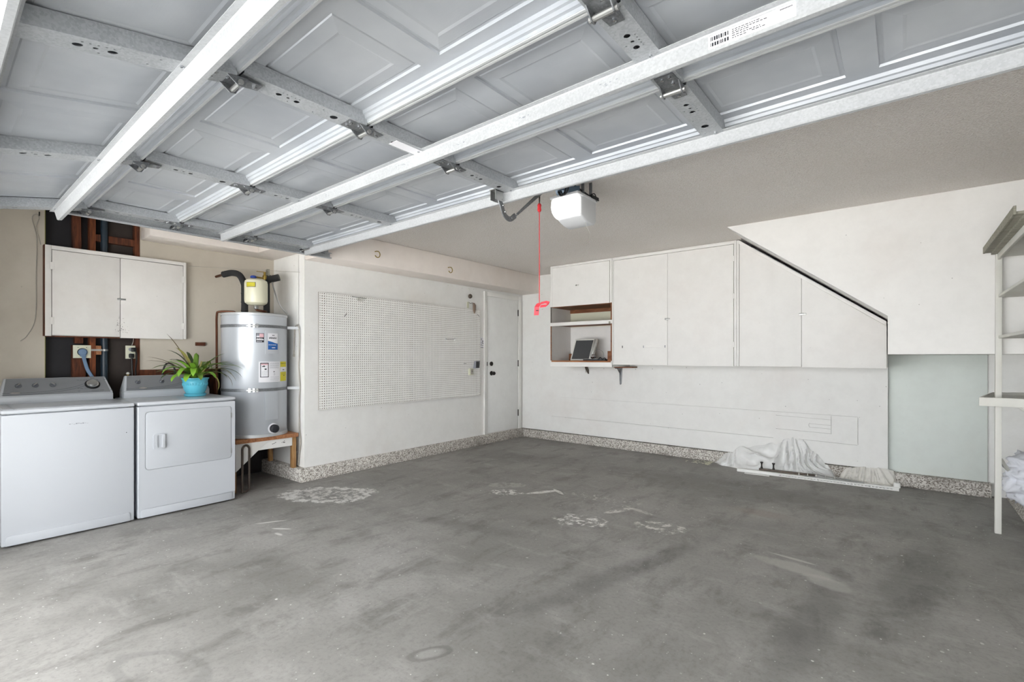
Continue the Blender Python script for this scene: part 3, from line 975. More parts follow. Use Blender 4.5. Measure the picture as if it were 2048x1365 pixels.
def leaf(az, length, e0, droop, width, mat, start=0.02, z0=0.15, seg=10, fold=0.25):
    az = R(az)
    d = Vector((math.cos(az), math.sin(az), 0))
    sd = Vector((-math.sin(az), math.cos(az), 0))
    p = PC + d * start + Vector((0, 0, z0))
    rows = []
    for i in range(seg + 1):
        t = i / seg
        e = R(e0 - droop * t ** 1.3)
        wd = width * (0.55 + 0.9 * t) * (1 - t) ** 0.45 if t < 1 else 0.001
        wd = max(wd, 0.0012)
        nrm = (-d * math.sin(e) + Vector((0, 0, 1)) * math.cos(e))
        rows.append([p - sd * wd + nrm * wd * fold, p.copy(), p + sd * wd + nrm * wd * fold])
        p = p + (d * math.cos(e) + Vector((0, 0, 1)) * math.sin(e)) * (length / seg)
    m = MB()
    vs_ = [q for r_ in rows for q in r_]
    fs = []
    for i in range(seg):
        for j in (0, 1):
            fs.append((3 * i + j, 3 * i + j + 1, 3 * i + 3 + j + 1, 3 * i + 3 + j))
    m.add(vs_, fs)
    o = m.build('leaf', mat, pp, smooth=True, recalc=False)
    return o
# az: 0 = towards the room, 90 = towards the heater, -90 = towards the washer
LV = [(-95, .36, 55, 95, .030, 'leaf_mid'), (-75, .33, 62, 125, .032, 'leaf_bright'), (-48, .30, 68, 155, .034, 'leaf_bright'), (-22, .27, 74, 165, .034, 'leaf_bright'),
      (-110, .40, 50, 60, .016, 'leaf_dry'), (-85, .42, 48, 45, .014, 'leaf_dry'), (-125, .36, 80, 70, .028, 'leaf_dark'), (-60, .36, 80, 60, .024, 'leaf_olive'),
      (-88, .46, 74, 26, .018, 'leaf_dry'), (20, .26, 75, 120, .030, 'leaf_mid'), (45, .30, 68, 100, .030, 'leaf_bright'), (70, .36, 60, 95, .030, 'leaf_mid'),
      (68, .42, 50, 95, .028, 'leaf_mid'), (60, .42, 44, 110, .022, 'leaf_dark'), (56, .38, 36, 40, .012, 'stem_pale'), (60, .34, 52, 120, .026, 'leaf_olive'),
      (135, .34, 70, 110, .028, 'leaf_mid'), (160, .30, 80, 90, .026, 'leaf_dark'), (-150, .34, 70, 90, .028, 'leaf_dark'), (0, .22, 85, 140, .030, 'leaf_mid'),
      (-10, .28, 88, 70, .026, 'leaf_mid'), (75, .38, 45, 130, .018, 'leaf_dry'), (64, .38, 40, 150, .017, 'leaf_dry'), (-140, .33, 55, 110, .028, 'leaf_mid'),
      (30, .34, 40, 170, .012, 'stem_pale'), (-78, .30, 40, 95, .028, 'leaf_dark'), (180, .34, 75, 60, .024, 'leaf_dark'), (-55, .26, 58, 130, .032, 'leaf_mid'),
      (-100, .30, 42, 70, .026, 'leaf_mid'), (85, .30, 62, 85, .030, 'leaf_mid'), (74, .33, 58, 70, .024, 'leaf_olive'), (-65, .32, 72, 95, .030, 'leaf_bright'), (55, .26, 78, 70, .028, 'leaf_mid'), (-30, .24, 82, 95, .030, 'leaf_bright'),
      (-68, .25, 45, 125, .036, 'leaf_bright'), (-38, .23, 48, 135, .036, 'leaf_bright'), (-5, .22, 50, 130, .034, 'leaf_mid'), (28, .24, 52, 125, .034, 'leaf_bright'), (62, .28, 46, 115, .032, 'leaf_mid'), (-90, .28, 62, 60, .030, 'leaf_bright'), (-15, .30, 76, 50, .026, 'leaf_mid'), (50, .34, 66, 50, .024, 'leaf_mid')]
for a_ in LV:
    leaf(*a_)
for (az, ln, e0) in ((-30, .17, 80), (30, .18, 75), (80, .19, 65), (10, .16, 85), (-70, .15, 70), (55, .20, 60)):
    d = Vector((math.cos(R(az)), math.sin(R(az)), 0))
    p0 = PC + d * 0.02 + Vector((0, 0, 0.145))
    p1 = p0 + d * ln * math.cos(R(e0)) + Vector((0, 0, ln * math.sin(R(e0))))
    MB().tube([p0, (p0 + p1) / 2 + Vector((0, 0, 0.01)), p1], [0.013, 0.011, 0.006], 7).build('stem', 'stem_pale', pp, smooth=True)

# ================================================================== cabinet above the washer
XC = -5.395
ca = thing('wall_cabinet', 'old white two-door wall cabinet hanging over the washer', 'cabinet', (-5.40, 1.13, 1.455))
box(XA, XC - 0.030, 0.636, 1.622, 1.457, 2.195).build('body', 'cab_old', ca, 0.002)
fr = MB()
fr.box(XC - 0.031, XC, 0.634, 0.672, 1.455, 2.197)
fr.box(XC - 0.031, XC, 1.600, 1.624, 1.455, 2.197)
fr.box(XC - 0.031, XC, 0.672, 1.600, 2.165, 2.197)
fr.build('face_frame', 'cab_old', ca, 0.002)
box(XA, XC - 0.002, 0.628, 0.635, 1.455, 2.197).build('side_panel', 'stud_red', ca)
box(XA, XC - 0.020, 0.64, 1.12, 1.448, 1.458).build('bottom_edge', 'stud_red', ca)
for (y0, y1, hy) in ((0.676, 1.115, 0.676), (1.119, 1.597, 1.597)):
    d_ = box(XC - 0.029, XC + 0.002, y0, y1, 1.452 if y0 > 1 else 1.462, 2.160).build('door', 'cab_old', ca, 0.002)
    for z in (1.58, 2.03):
        s_ = 1 if hy > 1 else -1
        box(XC + 0.001, XC + 0.004, hy - 0.012, hy + 0.012, z - 0.03, z + 0.03).build('hinge', 'cab_old', d_, 0.001)
lt = box(XC + 0.002, XC + 0.008, 1.095, 1.155, 1.788, 1.803).build('latch', 'steel', ca, 0.001)
sm = MB()
rs = random.Random(5)
for i in range(60):
    y = 1.122 + rs.gauss(0.0, 0.022)
    z = 1.50 + abs(rs.gauss(0, 0.055))
    if 1.455 < z < 2.1:
        r_ = rs.uniform(0.0007, 0.0030)
        sm.disc((XC + 0.0021, y, z), r_, (1, 0, 0), 0.0004, 6, r_ * rs.uniform(.5, 1.4))
o_ = sm.build('grime_specks', 'soil', ca)
o_['kind'] = 'stuff'

# drain pipe, strap and outlets in the stud bay
tag(MB().tube([(XA - 0.045, 1.027, 0.25), (XA - 0.045, 1.027, 2.53)], 0.026, 16).build('drain_pipe', 'pipe_blue', smooth=True),
    'dark blue-black vertical drain pipe in the open stud bay', 'pipe')
sp = MB().box(XA - 0.006, XA - 0.003, 0.932, 1.003, 1.335, 1.352)
bend = [(XA - 0.0045, 1.003)] + [(XA - 0.045 + 0.0275 * math.cos(R(t_)), 1.027 + 0.0275 * math.sin(R(t_))) for t_ in (-40, -20, 0, 20, 40, 60, 80)]
for (xa, ya), (xb, yb) in zip(bend, bend[1:]):
    sp.hexa([(xa - 0.001, ya, 1.335), (xa + 0.001, ya, 1.335), (xb + 0.001, yb, 1.335), (xb - 0.001, yb, 1.335)],
            [(xa - 0.001, ya, 1.352), (xa + 0.001, ya, 1.352), (xb + 0.001, yb, 1.352), (xb - 0.001, yb, 1.352)])
tag(sp.build('pipe_strap', 'steel'), 'perforated metal strap holding the drain pipe', 'strap')
ou = thing('wall_outlet', 'large ivory dryer outlet with a blue-grey plug', 'outlet', (XA - 0.02, 0.872, 1.276))
box(XA - 0.029, XA - 0.006, 0.822, 0.921, 1.280, 1.378).build('box', 'galv_mid', ou)
box(XA - 0.008, XA + 0.002, 0.813, 0.930, 1.274, 1.384).build('cover_plate', 'plate_ivory', ou, 0.002)
MB().disc((XA + 0.001, 0.873, 1.325), 0.034, (1, 0, 0), 0.003, 24).build('socket', 'label_black', ou)
for y in (0.845, 0.90):
    MB().disc((XA + 0.002, y, 1.365), 0.003, (1, 0, 0), 0.001, 8).build('screw', 'label_black', ou)
pg = thing('power_plug', 'blue-grey dryer plug and flat cord hanging from the large outlet', 'plug', (XA + 0.02, 0.88, 1.15))
MB().lathe((XA + 0.003, 0.874, 1.324), [(0.029, 0), (0.030, 0.018), (0.022, 0.026), (0.004, 0.028)], 20, 'x').build('plug_body', 'plug_blue', pg, smooth=True)
box(XA + 0.004, XA + 0.026, 0.856, 0.894, 1.285, 1.315).build('plug_neck', 'plug_blue', pg, 0.006)
MB().tube(smooth_path([(XA + 0.015, 0.876, 1.30), (XA + 0.018, 0.887, 1.24), (XA + 0.02, 0.905, 1.17), (XA + 0.03, 0.935, 1.10), (XA + 0.04, 0.95, 1.0)]), 0.013, 8, flat=0.45).build('cord', 'plug_blue', pg, smooth=True)
o2 = thing('wall_outlet', 'small grey outlet with black plugs beside the drywall edge', 'outlet', (XA - 0.02, 1.207, 1.265))
box(XA - 0.045, XA - 0.007, 1.18, 1.236, 1.27, 1.38).build('box', 'galv_mid', o2)
box(XA - 0.008, XA + 0.001, 1.168, 1.240, 1.267, 1.386).build('cover_plate', 'plate_ivory', o2, 0.002)
for z in (1.352, 1.300):
    MB().disc((XA + 0.001, 1.205, z), 0.016, (1, 0, 0), 0.002, 16).build('socket', 'label_grey', o2)
for (y, z, lab, path_) in ((1.224, 1.352, 'black washer plug in the upper socket of the small outlet', [(0.028, 1.226, 1.345), (0.047, 1.236, 1.318), (0.048, 1.238, 1.25), (0.040, 1.232, 1.17), (0.04, 1.235, 1.10)]),
                           (1.208, 1.296, 'black plug in the lower socket of the small outlet', [(0.02, 1.208, 1.285), (0.022, 1.210, 1.23), (0.022, 1.212, 1.16), (0.03, 1.213, 1.08)])):
    p_ = thing('power_plug', lab, 'plug', (XA + 0.01, y, z - 0.12))
    box(XA + 0.002, XA + 0.032, y - 0.018, y + 0.018, z - 0.022, z + 0.016).build('plug_body', 'black_paint', p_, 0.006)
    MB().tube(smooth_path([(XA + dx, yy, zz) for dx, yy, zz in path_]), 0.0065, 8).build('cord', 'black_paint', p_, smooth=True)
tag(MB().tube(smooth_path([(XA + 0.002, 1.226, 1.456), (XA + 0.004, 1.222, 1.42), (XA + 0.003, 1.212, 1.385)]), 0.003, 6).build('wire', 'cord_beige', smooth=True),
    'thin pale wire running from the cabinet bottom to the small outlet', 'wire')
va = thing('water_valve', 'white washer hose spigot in the stud bay above the dryer console', 'valve', (XA + 0.01, 1.184, 1.12))
MB().lathe((XA + 0.01, 1.184, 1.125), [(0.012, 0), (0.016, 0.01), (0.008, 0.02)], 10).build('handle', 'cord_white', va, smooth=True)
MB().tube([(XA - 0.09, 1.184, 1.12), (XA + 0.012, 1.184, 1.12)], 0.008).build('spout', 'brass', va)
# curled black hose behind the plant
tag(MB().tube(smooth_path([(XA + 0.05, 1.43, 1.05), (XA + 0.055, 1.44, 1.16), (XA + 0.05, 1.47, 1.22), (XA + 0.06, 1.52, 1.20), (XA + 0.06, 1.53, 1.08), (XA + 0.05, 1.50, 0.9)]), 0.008, 8).build('hose', 'black_paint', smooth=True),
    'black rubber hose looping up behind the dryer', 'hose')

# ================================================================== water heater on its stand
HC = (-5.12, 2.145)
HR = 0.297
HZ0, HZ1 = 0.50, 1.715
wh = thing('water_heater', 'tall silver-grey water heater tank with labels', 'water heater', (HC[0], HC[1], HZ0))
MB().lathe((HC[0], HC[1], 0), [(HR - 0.004, HZ0 + 0.028), (HR, HZ0 + 0.034), (HR, HZ1 - 0.03), (HR - 0.004, HZ1 - 0.026)], 64).build('tank', 'tank_silver', wh, smooth=True)
MB().lathe((HC[0], HC[1], 0), [(HR - 0.02, HZ1 - 0.028), (HR + 0.004, HZ1 - 0.026), (HR + 0.004, HZ1 - 0.006), (HR - 0.01, HZ1), (0.02, HZ1 + 0.006)], 64).build('top_cap', 'tank_top', wh, smooth=True)
MB().lathe((HC[0], HC[1], 0), [(HR + 0.006, HZ0), (HR + 0.006, HZ0 + 0.030), (HR - 0.004, HZ0 + 0.034)], 64).build('base_ring', 'tank_top', wh, smooth=True)
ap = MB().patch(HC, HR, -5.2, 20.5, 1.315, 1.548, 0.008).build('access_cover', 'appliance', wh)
MB().patch(HC, HR + 0.008, -1.0, 18.0, 1.42, 1.515, 0.0012).build('label_top', 'paper_white', ap)
# blue wave at the foot of the label
wv = MB()
n_ = 14
for i in range(n_):
    a0, a1 = -1.0 + 19.0 * i / n_, -1.0 + 19.0 * (i + 1) / n_
    t = (i + 0.5) / n_
    top = 1.445 - 0.028 * t ** 0.5 + 0.004 * math.sin(t * 5)
    wv.patch(HC, HR + 0.008, a0, a1, 1.355, top, 0.0014, 1)
wv.build('label_wave', 'label_blue', ap)
def dashes(par, mat, a0, a1, rows, rad, rnd, lo=0.8, hi=2.4, hgt=0.005):
    m = MB()
    for z in rows:
        a = a0
        while a < a1:
            wd = rnd.uniform(lo, hi)
            if a + wd < a1:
                m.patch(HC, rad, a, a + wd, z, z + hgt, 0.0008, 1)
            a += wd + rnd.uniform(0.4, 0.9)
    return m.build('small_print', mat, par)
rn = random.Random(11)
dashes(ap, 'label_black', 1.0, 17, (1.470, 1.4615), HR + 0.0095, rn, hgt=0.0065)
dashes(ap, 'label_black', 7.0, 11, (1.492,), HR + 0.0095, rn, hgt=0.008)
dashes(ap, 'paper_white', 0.0, 16, (1.398,), HR + 0.0096, rn, hgt=0.006)
dashes(ap, 'paper_white', 6.0, 14, (1.370,), HR + 0.0096, rn, hgt=0.008)
MB().patch(HC, HR, -5.7, 19.3, 0.667, 0.934, 0.008).build('access_cover', 'tank_silver', wh)
fl = MB().patch(HC, HR, -20.9, -7.5, 1.425, 1.513, 0.0012).build('flag_label', 'label_black', wh)
MB().patch(HC, HR + 0.0012, -15.2, -8.2, 1.474, 1.509, 0.0006).build('flag_field', 'label_pink', fl)
MB().patch(HC, HR + 0.0012, -20.2, -15.2, 1.488, 1.509, 0.0006).build('flag_field', 'label_grey', fl)
MB().patch(HC, HR + 0.0012, -20.2, -15.2, 1.474, 1.487, 0.0006).build('flag_field', 'paper_white', fl)
dashes(fl, 'paper_white', -19.8, -8.5, (1.461,), HR + 0.0015, rn, hgt=0.005)
MB().patch(HC, HR + 0.0012, -20.2, -8.2, 1.446, 1.456, 0.0006).build('flag_field', 'paper_white', fl)
dashes(fl, 'paper_white', -19.8, -8.5, (1.431,), HR + 0.0015, rn, hgt=0.006)
wlb = MB().patch(HC, HR, -16.5, 25.7, 1.036, 1.238, 0.0012).build('warning_label', 'paper_white', wh)
wf_ = MB()
wf_.patch(HC, HR + 0.0012, -14.0, 0.8, 1.218, 1.226, 0.0006)
wf_.patch(HC, HR + 0.0012, -14.0, 0.8, 1.084, 1.090, 0.0006)
wf_.patch(HC, HR + 0.0012, -14.0, -12.8, 1.084, 1.226, 0.0006, 2)
wf_.patch(HC, HR + 0.0012, -0.4, 0.8, 1.084, 1.226, 0.0006, 2)
wf_.patch(HC, HR + 0.0012, -11.0, -5.5, 1.186, 1.193, 0.0006, 3)
wf_.patch(HC, HR + 0.0012, -9.0, -6.0, 1.193, 1.198, 0.0006, 2)
wf_.patch(HC, HR + 0.0012, -6.5, -3.0, 1.158, 1.170, 0.0006, 2)
wf_.build('warning_frame', 'label_black', wlb)
MB().patch(HC, HR + 0.0012, -12.6, -0.6, 1.204, 1.217, 0.0005).build('warning_header', 'label_pink', wlb)
dashes(wlb, 'label_grey', -11.5, -1.5, (1.140, 1.128, 1.116, 1.104), HR + 0.0013, rn, hgt=0.002)
dashes(wlb, 'label_grey', 3, 23, (1.222, 1.212, 1.202, 1.192, 1.182, 1.172), HR + 0.0013, rn, hgt=0.0025)
dashes(wlb, 'label_black', 10, 15, (1.132, 1.138), HR + 0.0013, rn, 1.5, 3, 0.004)
dashes(wlb, 'label_grey', 11, 14.5, (1.118, 1.110, 1.102), HR + 0.0013, rn, 1.0, 2, 0.003)
dashes(wlb, 'label_grey', 4, 23, (1.085, 1.073, 1.061, 1.050), HR + 0.0013, rn, hgt=0.002)
yl = MB().patch(HC, HR, 26.6, 48.0, 1.040, 1.236, 0.0012).build('energy_label', 'yellow_label', wh)
MB().patch(HC, HR + 0.0012, 26.8, 46.5, 1.132, 1.182, 0.0006).build('label_field', 'paper_white', yl)
def on_cyl(u, v):
    a = R(37.0) + u / HR
    return (HC[0] + (HR + 0.0022) * math.cos(a), HC[1] + (HR + 0.0022) * math.sin(a), 1.212 + v)
text_mb('ENERGYGUIDE', 0.0155, on_cyl).build('lettering', 'label_black', yl, recalc=False)
dashes(yl, 'label_black', 33, 40, (1.150,), HR + 0.0018, rn, 1.5, 3, 0.008)
dashes(yl, 'label_black', 29, 45, (1.134, 1.118, 1.106), HR + 0.0018, rn, hgt=0.002)
MB().patch(HC, HR + 0.0012, 36.5, 39.5, 1.092, 1.100, 0.0008, 2).build('label_mark', 'label_black', yl)
# drain valve
a_ = R(9.3)
c0 = Vector((HC[0] + HR * math.cos(a_), HC[1] + HR * math.sin(a_), 0.579))
dv = MB().lathe(c0, [(0.034, 0.0), (0.040, 0.016), (0.040, 0.05), (0.030, 0.060), (0.006, 0.064)], 20, 'x').build('drain_valve', 'label_black', wh, smooth=True)
MB().lathe(c0, [(0.050, -0.002), (0.050, 0.006), (0.038, 0.008)], 22, 'x').build('escutcheon', 'paper_white', dv, smooth=True)
# straps
def band(z, lab):
    t = thing('seismic_strap', lab, 'strap', (HC[0], HC[1], z - 0.014))
    MB().patch(HC, HR + 0.001, -110, 55, z - 0.014, z + 0.014, 0.003, 40).build('band', 'galv_dark', t)
    x1, y1 = HC[0] + (HR + 0.003) * math.cos(R(54)), HC[1] + (HR + 0.003) * math.sin(R(54))
    MB().hexa([(x1, y1, z - 0.014), (x1 + 0.004, y1 - 0.004, z - 0.014), (-4.865, YS - 0.004, z - 0.014), (-4.87, YS - 0.001, z - 0.014)],
              [(x1, y1, z + 0.014), (x1 + 0.004, y1 - 0.004, z + 0.014), (-4.865, YS - 0.004, z + 0.014), (-4.87, YS - 0.001, z + 0.014)]).build('tie', 'galv_light', t)
    for a0 in (-33, -26, -21):
        MB().patch(HC, HR + 0.004, a0, a0 + 3.5, z - 0.020, z + 0.020, 0.012, 3).build('clamp', 'chrome', t)
    MB().patch(HC, HR + 0.012, -36, -16, z - 0.005, z + 0.005, 0.006, 8).build('tension_bolt', 'steel', t)
    MB().patch(HC, HR + 0.004, 50, 53, z - 0.016, z + 0.016, 0.002, 2).build('joint', 'label_black', t)
band(1.583, 'upper galvanised strap around the water heater, at its shoulder')
band(0.962, 'lower galvanised strap around the water heater, below the labels')

# expansion tank and pipework
EX = (-4.985, 2.10)
et = thing('expansion_tank', 'small cream expansion tank with a yellow warning label', 'tank', (EX[0], EX[1], 1.72))
MB().lathe((EX[0], EX[1], 0), [(0.02, 1.795), (0.075, 1.800), (0.098, 1.818), (0.104, 1.84), (0.104, 2.01), (0.098, 2.035), (0.075, 2.052), (0.03, 2.058)], 36).build('vessel', 'cream', et, smooth=True)
MB().patch(EX, 0.1035, -75, -25, 1.965, 2.012, 0.001).build('label', 'yellow_label', et)
lf = MB()
lf.patch(EX, 0.1045, -75, -25, 2.009, 2.012, 0.0006)
lf.patch(EX, 0.1045, -75, -25, 1.965, 1.970, 0.0006)
lf.patch(EX, 0.1045, -28, -25, 1.965, 2.012, 0.0006, 2)
lf.patch(EX, 0.1045, -75, -73.5, 1.965, 2.012, 0.0006, 2)
for z in (1.975, 1.983, 1.991, 2.0):
    a = -71
    while a < -31:
        wd = rn.uniform(2, 6)
        lf.patch(EX, 0.1045, a, min(a + wd, -30), z, z + 0.002, 0.0005, 1)
        a += wd + 1.5
lf.build('label_print', 'label_black', et)
MB().lathe((EX[0], EX[1], 0), [(0.014, 1.755), (0.022, 1.765), (0.022, 1.785), (0.014, 1.800)], 12).build('neck', 'steel', et, smooth=True)
MB().tube(smooth_path([(EX[0], EX[1], 1.77), (EX[0] + 0.005, EX[1] + 0.01, 1.748), (EX[0] + 0.03, EX[1] + 0.06, 1.738), (-4.985, 2.20, 1.738)]), 0.012, 10).build('fitting', 'copper', et, smooth=True)
# hot pipe: black foam sleeve that bends to the wall
hp = thing('insulated_pipe', 'black foam-wrapped hot water pipe bending into the wall left of the expansion tank', 'pipe', (-5.118, 2.046, HZ1))
px_, py_ = -5.118, 2.046
MB().tube(smooth_path([(px_, py_, HZ1), (px_, py_, 1.95), (px_ - 0.005, py_ - 0.004, 2.02), (px_ - 0.06, py_ - 0.025, 2.105), (px_ - 0.16, py_ - 0.055, 2.135), (XA + 0.10, py_ - 0.11, 2.12)], 7), 0.031, 16).build('foam_sleeve', 'foam_black', hp, smooth=True)
MB().tube([(XA + 0.11, py_ - 0.11, 2.12), (XA - 0.005, py_ - 0.14, 2.105)], 0.012, 10).build('copper_end', 'copper', hp, smooth=True)
for z in (1.745, 1.83, 1.92):
    MB().lathe((px_, py_, z), [(0.030, -0.006), (0.034, -0.003), (0.034, 0.003), (0.030, 0.006)], 16).build('tape', 'black_paint', hp, smooth=True)
# cold side
cp = thing('insulated_pipe', 'black foam-wrapped cold water pipe with a brass valve right of the expansion tank', 'pipe', (-5.05, 2.24, HZ1))
qx, qy = -5.06, 2.235
MB().tube(smooth_path([(qx, qy, HZ1), (qx, qy, 1.95), (qx, qy, 2.04), (qx - 0.02, qy + 0.03, 2.10), (qx - 0.14, qy + 0.06, 2.125)], 6), 0.030, 14).build('foam_sleeve', 'foam_black', cp, smooth=True)
MB().tube([(qx - 0.02, qy + 0.0, 2.07), (qx + 0.06, qy + 0.10, 2.105)], 0.035, 14).build('foam_elbow', 'foam_black', cp, smooth=True)
MB().lathe((qx - 0.0, qy - 0.02, 2.06), [(0.014, 0), (0.02, 0.02), (0.02, 0.05), (0.012, 0.06), (0.012, 0.09)], 10).build('valve_body', 'brass', cp, smooth=True)
box(qx - 0.005, qx + 0.003, qy - 0.10, qy - 0.005, 2.145, 2.152).build('lever', 'brass', cp, 0.002)
MB().tube([(qx, qy - 0.02, 2.085), (qx + 0.02, qy - 0.12, 2.085)], 0.009, 8).build('valve_stem', 'brass', cp)
MB().lathe((qx + 0.025, qy - 0.14, 2.072), [(0.026, 0), (0.03, 0.01), (0.022, 0.022), (0.006, 0.026)], 12).build('blue_handle', 'handle_blue', cp, smooth=True)
box(qx - 0.045, qx + 0.005, qy + 0.012, qy + 0.03, 2.10, 2.185).build('wood_block', 'grey_ply', cp)
tag(MB().tube(smooth_path([(qx + 0.03, qy + 0.04, 2.05), (qx + 0.05, qy + 0.06, 1.95), (qx + 0.07, qy + 0.10, 1.82), (qx + 0.08, qy + 0.17, 1.73), (qx + 0.05, qy + 0.20, 1.722)]), 0.007, 8).build('electric_conduit', 'steel', smooth=True),
    'grey flexible conduit curving down to the water heater top', 'conduit')
# relief pipe
rp = thing('relief_pipe', 'thin copper relief pipe running down the left side of the water heater', 'pipe', (-5.25, 1.80, 0.6))
MB().tube(smooth_path([(-5.155, 1.975, HZ1 - 0.004), (-5.158, 1.968, HZ1 + 0.014), (-5.18, 1.935, HZ1 + 0.018), (-5.235, 1.858, HZ1 + 0.014), (-5.25, 1.84, HZ1 - 0.03), (-5.25, 1.84, 1.4), (-5.25, 1.84, 0.2), (-5.25, 1.84, 0.0)], 4), 0.0105, 10).build('pipe_run', 'copper', rp, smooth=True)

# stand
sd = thing('heater_stand', 'rough wooden stand with white painted brace under the water heater', 'stand', (-5.12, 2.12, 0))
for (y0, y1) in ((1.855, 2.03), (2.032, 2.23), (2.232, 2.455)):
    box(-5.44, -4.835, y0, y1, 0.462, 0.500).build('top_board', 'stand_wood', sd, 0.003)
box(-4.885, -4.855, 2.02, 2.40, 0.375, 0.463).build('apron', 'ply_white', sd, 0.002)
MB().prism([(1.855, 0.462), (2.16, 0.462), (1.86, 0.20)], 'x', -4.862, -4.845).build('gusset', 'ply_white', sd, 0.002)
box(-4.90, -4.862, 1.835, 1.872, 0, 0.463).build('leg', 'post_wood', sd, 0.002)
box(-4.91, -4.862, 2.405, 2.445, CURB, 0.463).build('leg', 'post_wood', sd, 0.002)
box(-5.42, -5.38, 1.835, 1.872, 0, 0.463).build('leg', 'post_wood', sd, 0.002)
box(-5.42, -5.38, 2.405, 2.445, CURB, 0.463).build('leg', 'post_wood', sd, 0.002)
gr = MB()
for i in range(9):
    y = 2.20 + rn.random() * 0.13
    z = 0.415 + rn.random() * 0.02
    gr.disc((-4.855, y, z), 0.004 + rn.random() * 0.006, (1, 0, 0), 0.0006, 6, 0.003)
gr.build('chipped_paint', 'label_black', sd)
hk = thing('bent_pipe', 'rusty hairpin-bent pipe standing under the heater stand', 'pipe', (-4.818, 1.936, 0))
hx = -4.818
pts = [(hx, 1.905, 0.004), (hx, 1.905, 0.405)] + [(hx, 1.936 - 0.031 * math.cos(R(a)), 0.405 + 0.042 * math.sin(R(a))) for a in range(15, 180, 15)] + [(hx, 1.967, 0.405), (hx, 1.967, 0.03)]
MB().tube(pts, 0.0105, 10).build('hairpin', 'pipe_brown', hk, smooth=True)
MB().tube([(hx, 1.905, 0.012), (hx + 0.01, 1.94, 0.012), (hx, 1.967, 0.03)], 0.007, 8).build('foot_bar', 'pipe_brown', hk, smooth=True)
tag(box(-5.0, -4.93, YS - 0.035, YS - 0.02, CURB, 0.37).build('board_scrap', 'plug_blue'), 'blue painted scrap of board standing behind the heater stand leg', 'board')
# ================================================================== pegboard
XP = XW + 0.024
PY_0, PY_1, PZ_0, PZ_1 = 2.632, 5.118, 0.725, 1.966
pb = thing('pegboard', 'large white perforated pegboard screwed to the side wall', 'pegboard', (XW, 3.87, PZ_0))
NX, NZ = 97, 48
cw, ch = (PY_1 - PY_0) / NX, (PZ_1 - PZ_0) / NZ
hr = 0.0054
vs_, fs = [], []
for i in range(NX + 1):
    for j in range(NZ + 1):
        vs_.append((XP, PY_0 + i * cw, PZ_0 + j * ch))
def vid(i, j):
    return i * (NZ + 1) + j
wall_v = []
for i in range(NX):
    for j in range(NZ):
        c_ = [vid(i, j), vid(i + 1, j), vid(i + 1, j + 1), vid(i, j + 1)]
        cy, cz = PY_0 + (i + .5) * cw, PZ_0 + (j + .5) * ch
        o = len(vs_)
        for k in range(8):
            a = R(-135 + 22.5 + 45 * k - 45)
            vs_.append((XP, cy + hr * math.cos(a), cz + hr * math.sin(a)))
        wall_v.append((cy, cz))
        for k in range(4):
            o0, o1 = o + 2 * k, o + 2 * k + 1
            fs.append((c_[k], o0, o1))
            fs.append((c_[k], o1, o + (2 * k + 2) % 8, c_[(k + 1) % 4]))
MBp = MB().add(vs_, fs)
MBp.build('board_face', 'peg_white', pb, recalc=False)
hv, hf = [], []
for (cy, cz) in wall_v:
    o = len(hv)
    for xx in (XP, XP - 0.006):
        for k in range(8):
            a = R(-135 + 22.5 + 45 * k - 45)
            hv.append((xx, cy + hr * math.cos(a), cz + hr * math.sin(a)))
    for k in range(8):
        hf.append((o + k, o + (k + 1) % 8, o + 8 + (k + 1) % 8, o + 8 + k))
co_ = MB().add(hv, hf).build('board_core', 'leather_tan', pb, recalc=False)
co_['kind'] = 'stuff'
ed = MB()
ed.box(XP - 0.006, XP, PY_0 - 0.001, PY_0, PZ_0, PZ_1)
ed.box(XP - 0.006, XP, PY_1, PY_1 + 0.001, PZ_0, PZ_1)
ed.box(XP - 0.006, XP, PY_0, PY_1, PZ_1, PZ_1 + 0.001)
ed.box(XP - 0.006, XP, PY_0, PY_1, PZ_0 - 0.001, PZ_0)
ed.build('board_edge', 'leather_tan', pb)
for y in (2.70, 3.87, 5.05):
    box(XW + 0.0005, XP - 0.006, y - 0.02, y + 0.02, PZ_0 + 0.01, PZ_1 - 0.01).build('furring_strip', 'stud_red', pb)

# things on and around the pegboard
b_ = thing('wire_bracket', 'small white wire bracket hooked over the pegboard top edge', 'bracket', (XP, 3.11, 1.90))
MB().tube([(XP + 0.004, 3.02, 1.955), (XP + 0.012, 3.03, 1.953), (XP + 0.012, 3.19, 1.948), (XP + 0.004, 3.20, 1.946)], 0.004, 6).build('bar', 'steel', b_)
MB().tube([(XP + 0.010, 3.08, 1.951), (XP + 0.03, 3.08, 1.915), (XP + 0.03, 3.14, 1.912), (XP + 0.010, 3.14, 1.949)], 0.005, 6).build('loop', 'cord_white', b_)
box(XP, XP + 0.010, 3.10, 3.125, 1.925, 1.955).build('clip', 'cord_white', b_, 0.002)
b_ = thing('peg_hook', 'thin straight metal tool holder on the pegboard', 'hook', (XP, 4.52, 1.50))
MB().tube([(XP, 4.437, 1.522), (XP + 0.02, 4.437, 1.522), (XP + 0.02, 4.604, 1.527), (XP, 4.604, 1.527)], 0.0035, 6).build('bar', 'steel', b_)
MB().tube([(XP, 4.437, 1.505), (XP + 0.006, 4.437, 1.54)], 0.004, 6).build('end_tab', 'steel', b_)
MB().tube([(XP, 4.604, 1.500), (XP + 0.006, 4.604, 1.548)], 0.004, 6).build('end_tab', 'steel', b_)
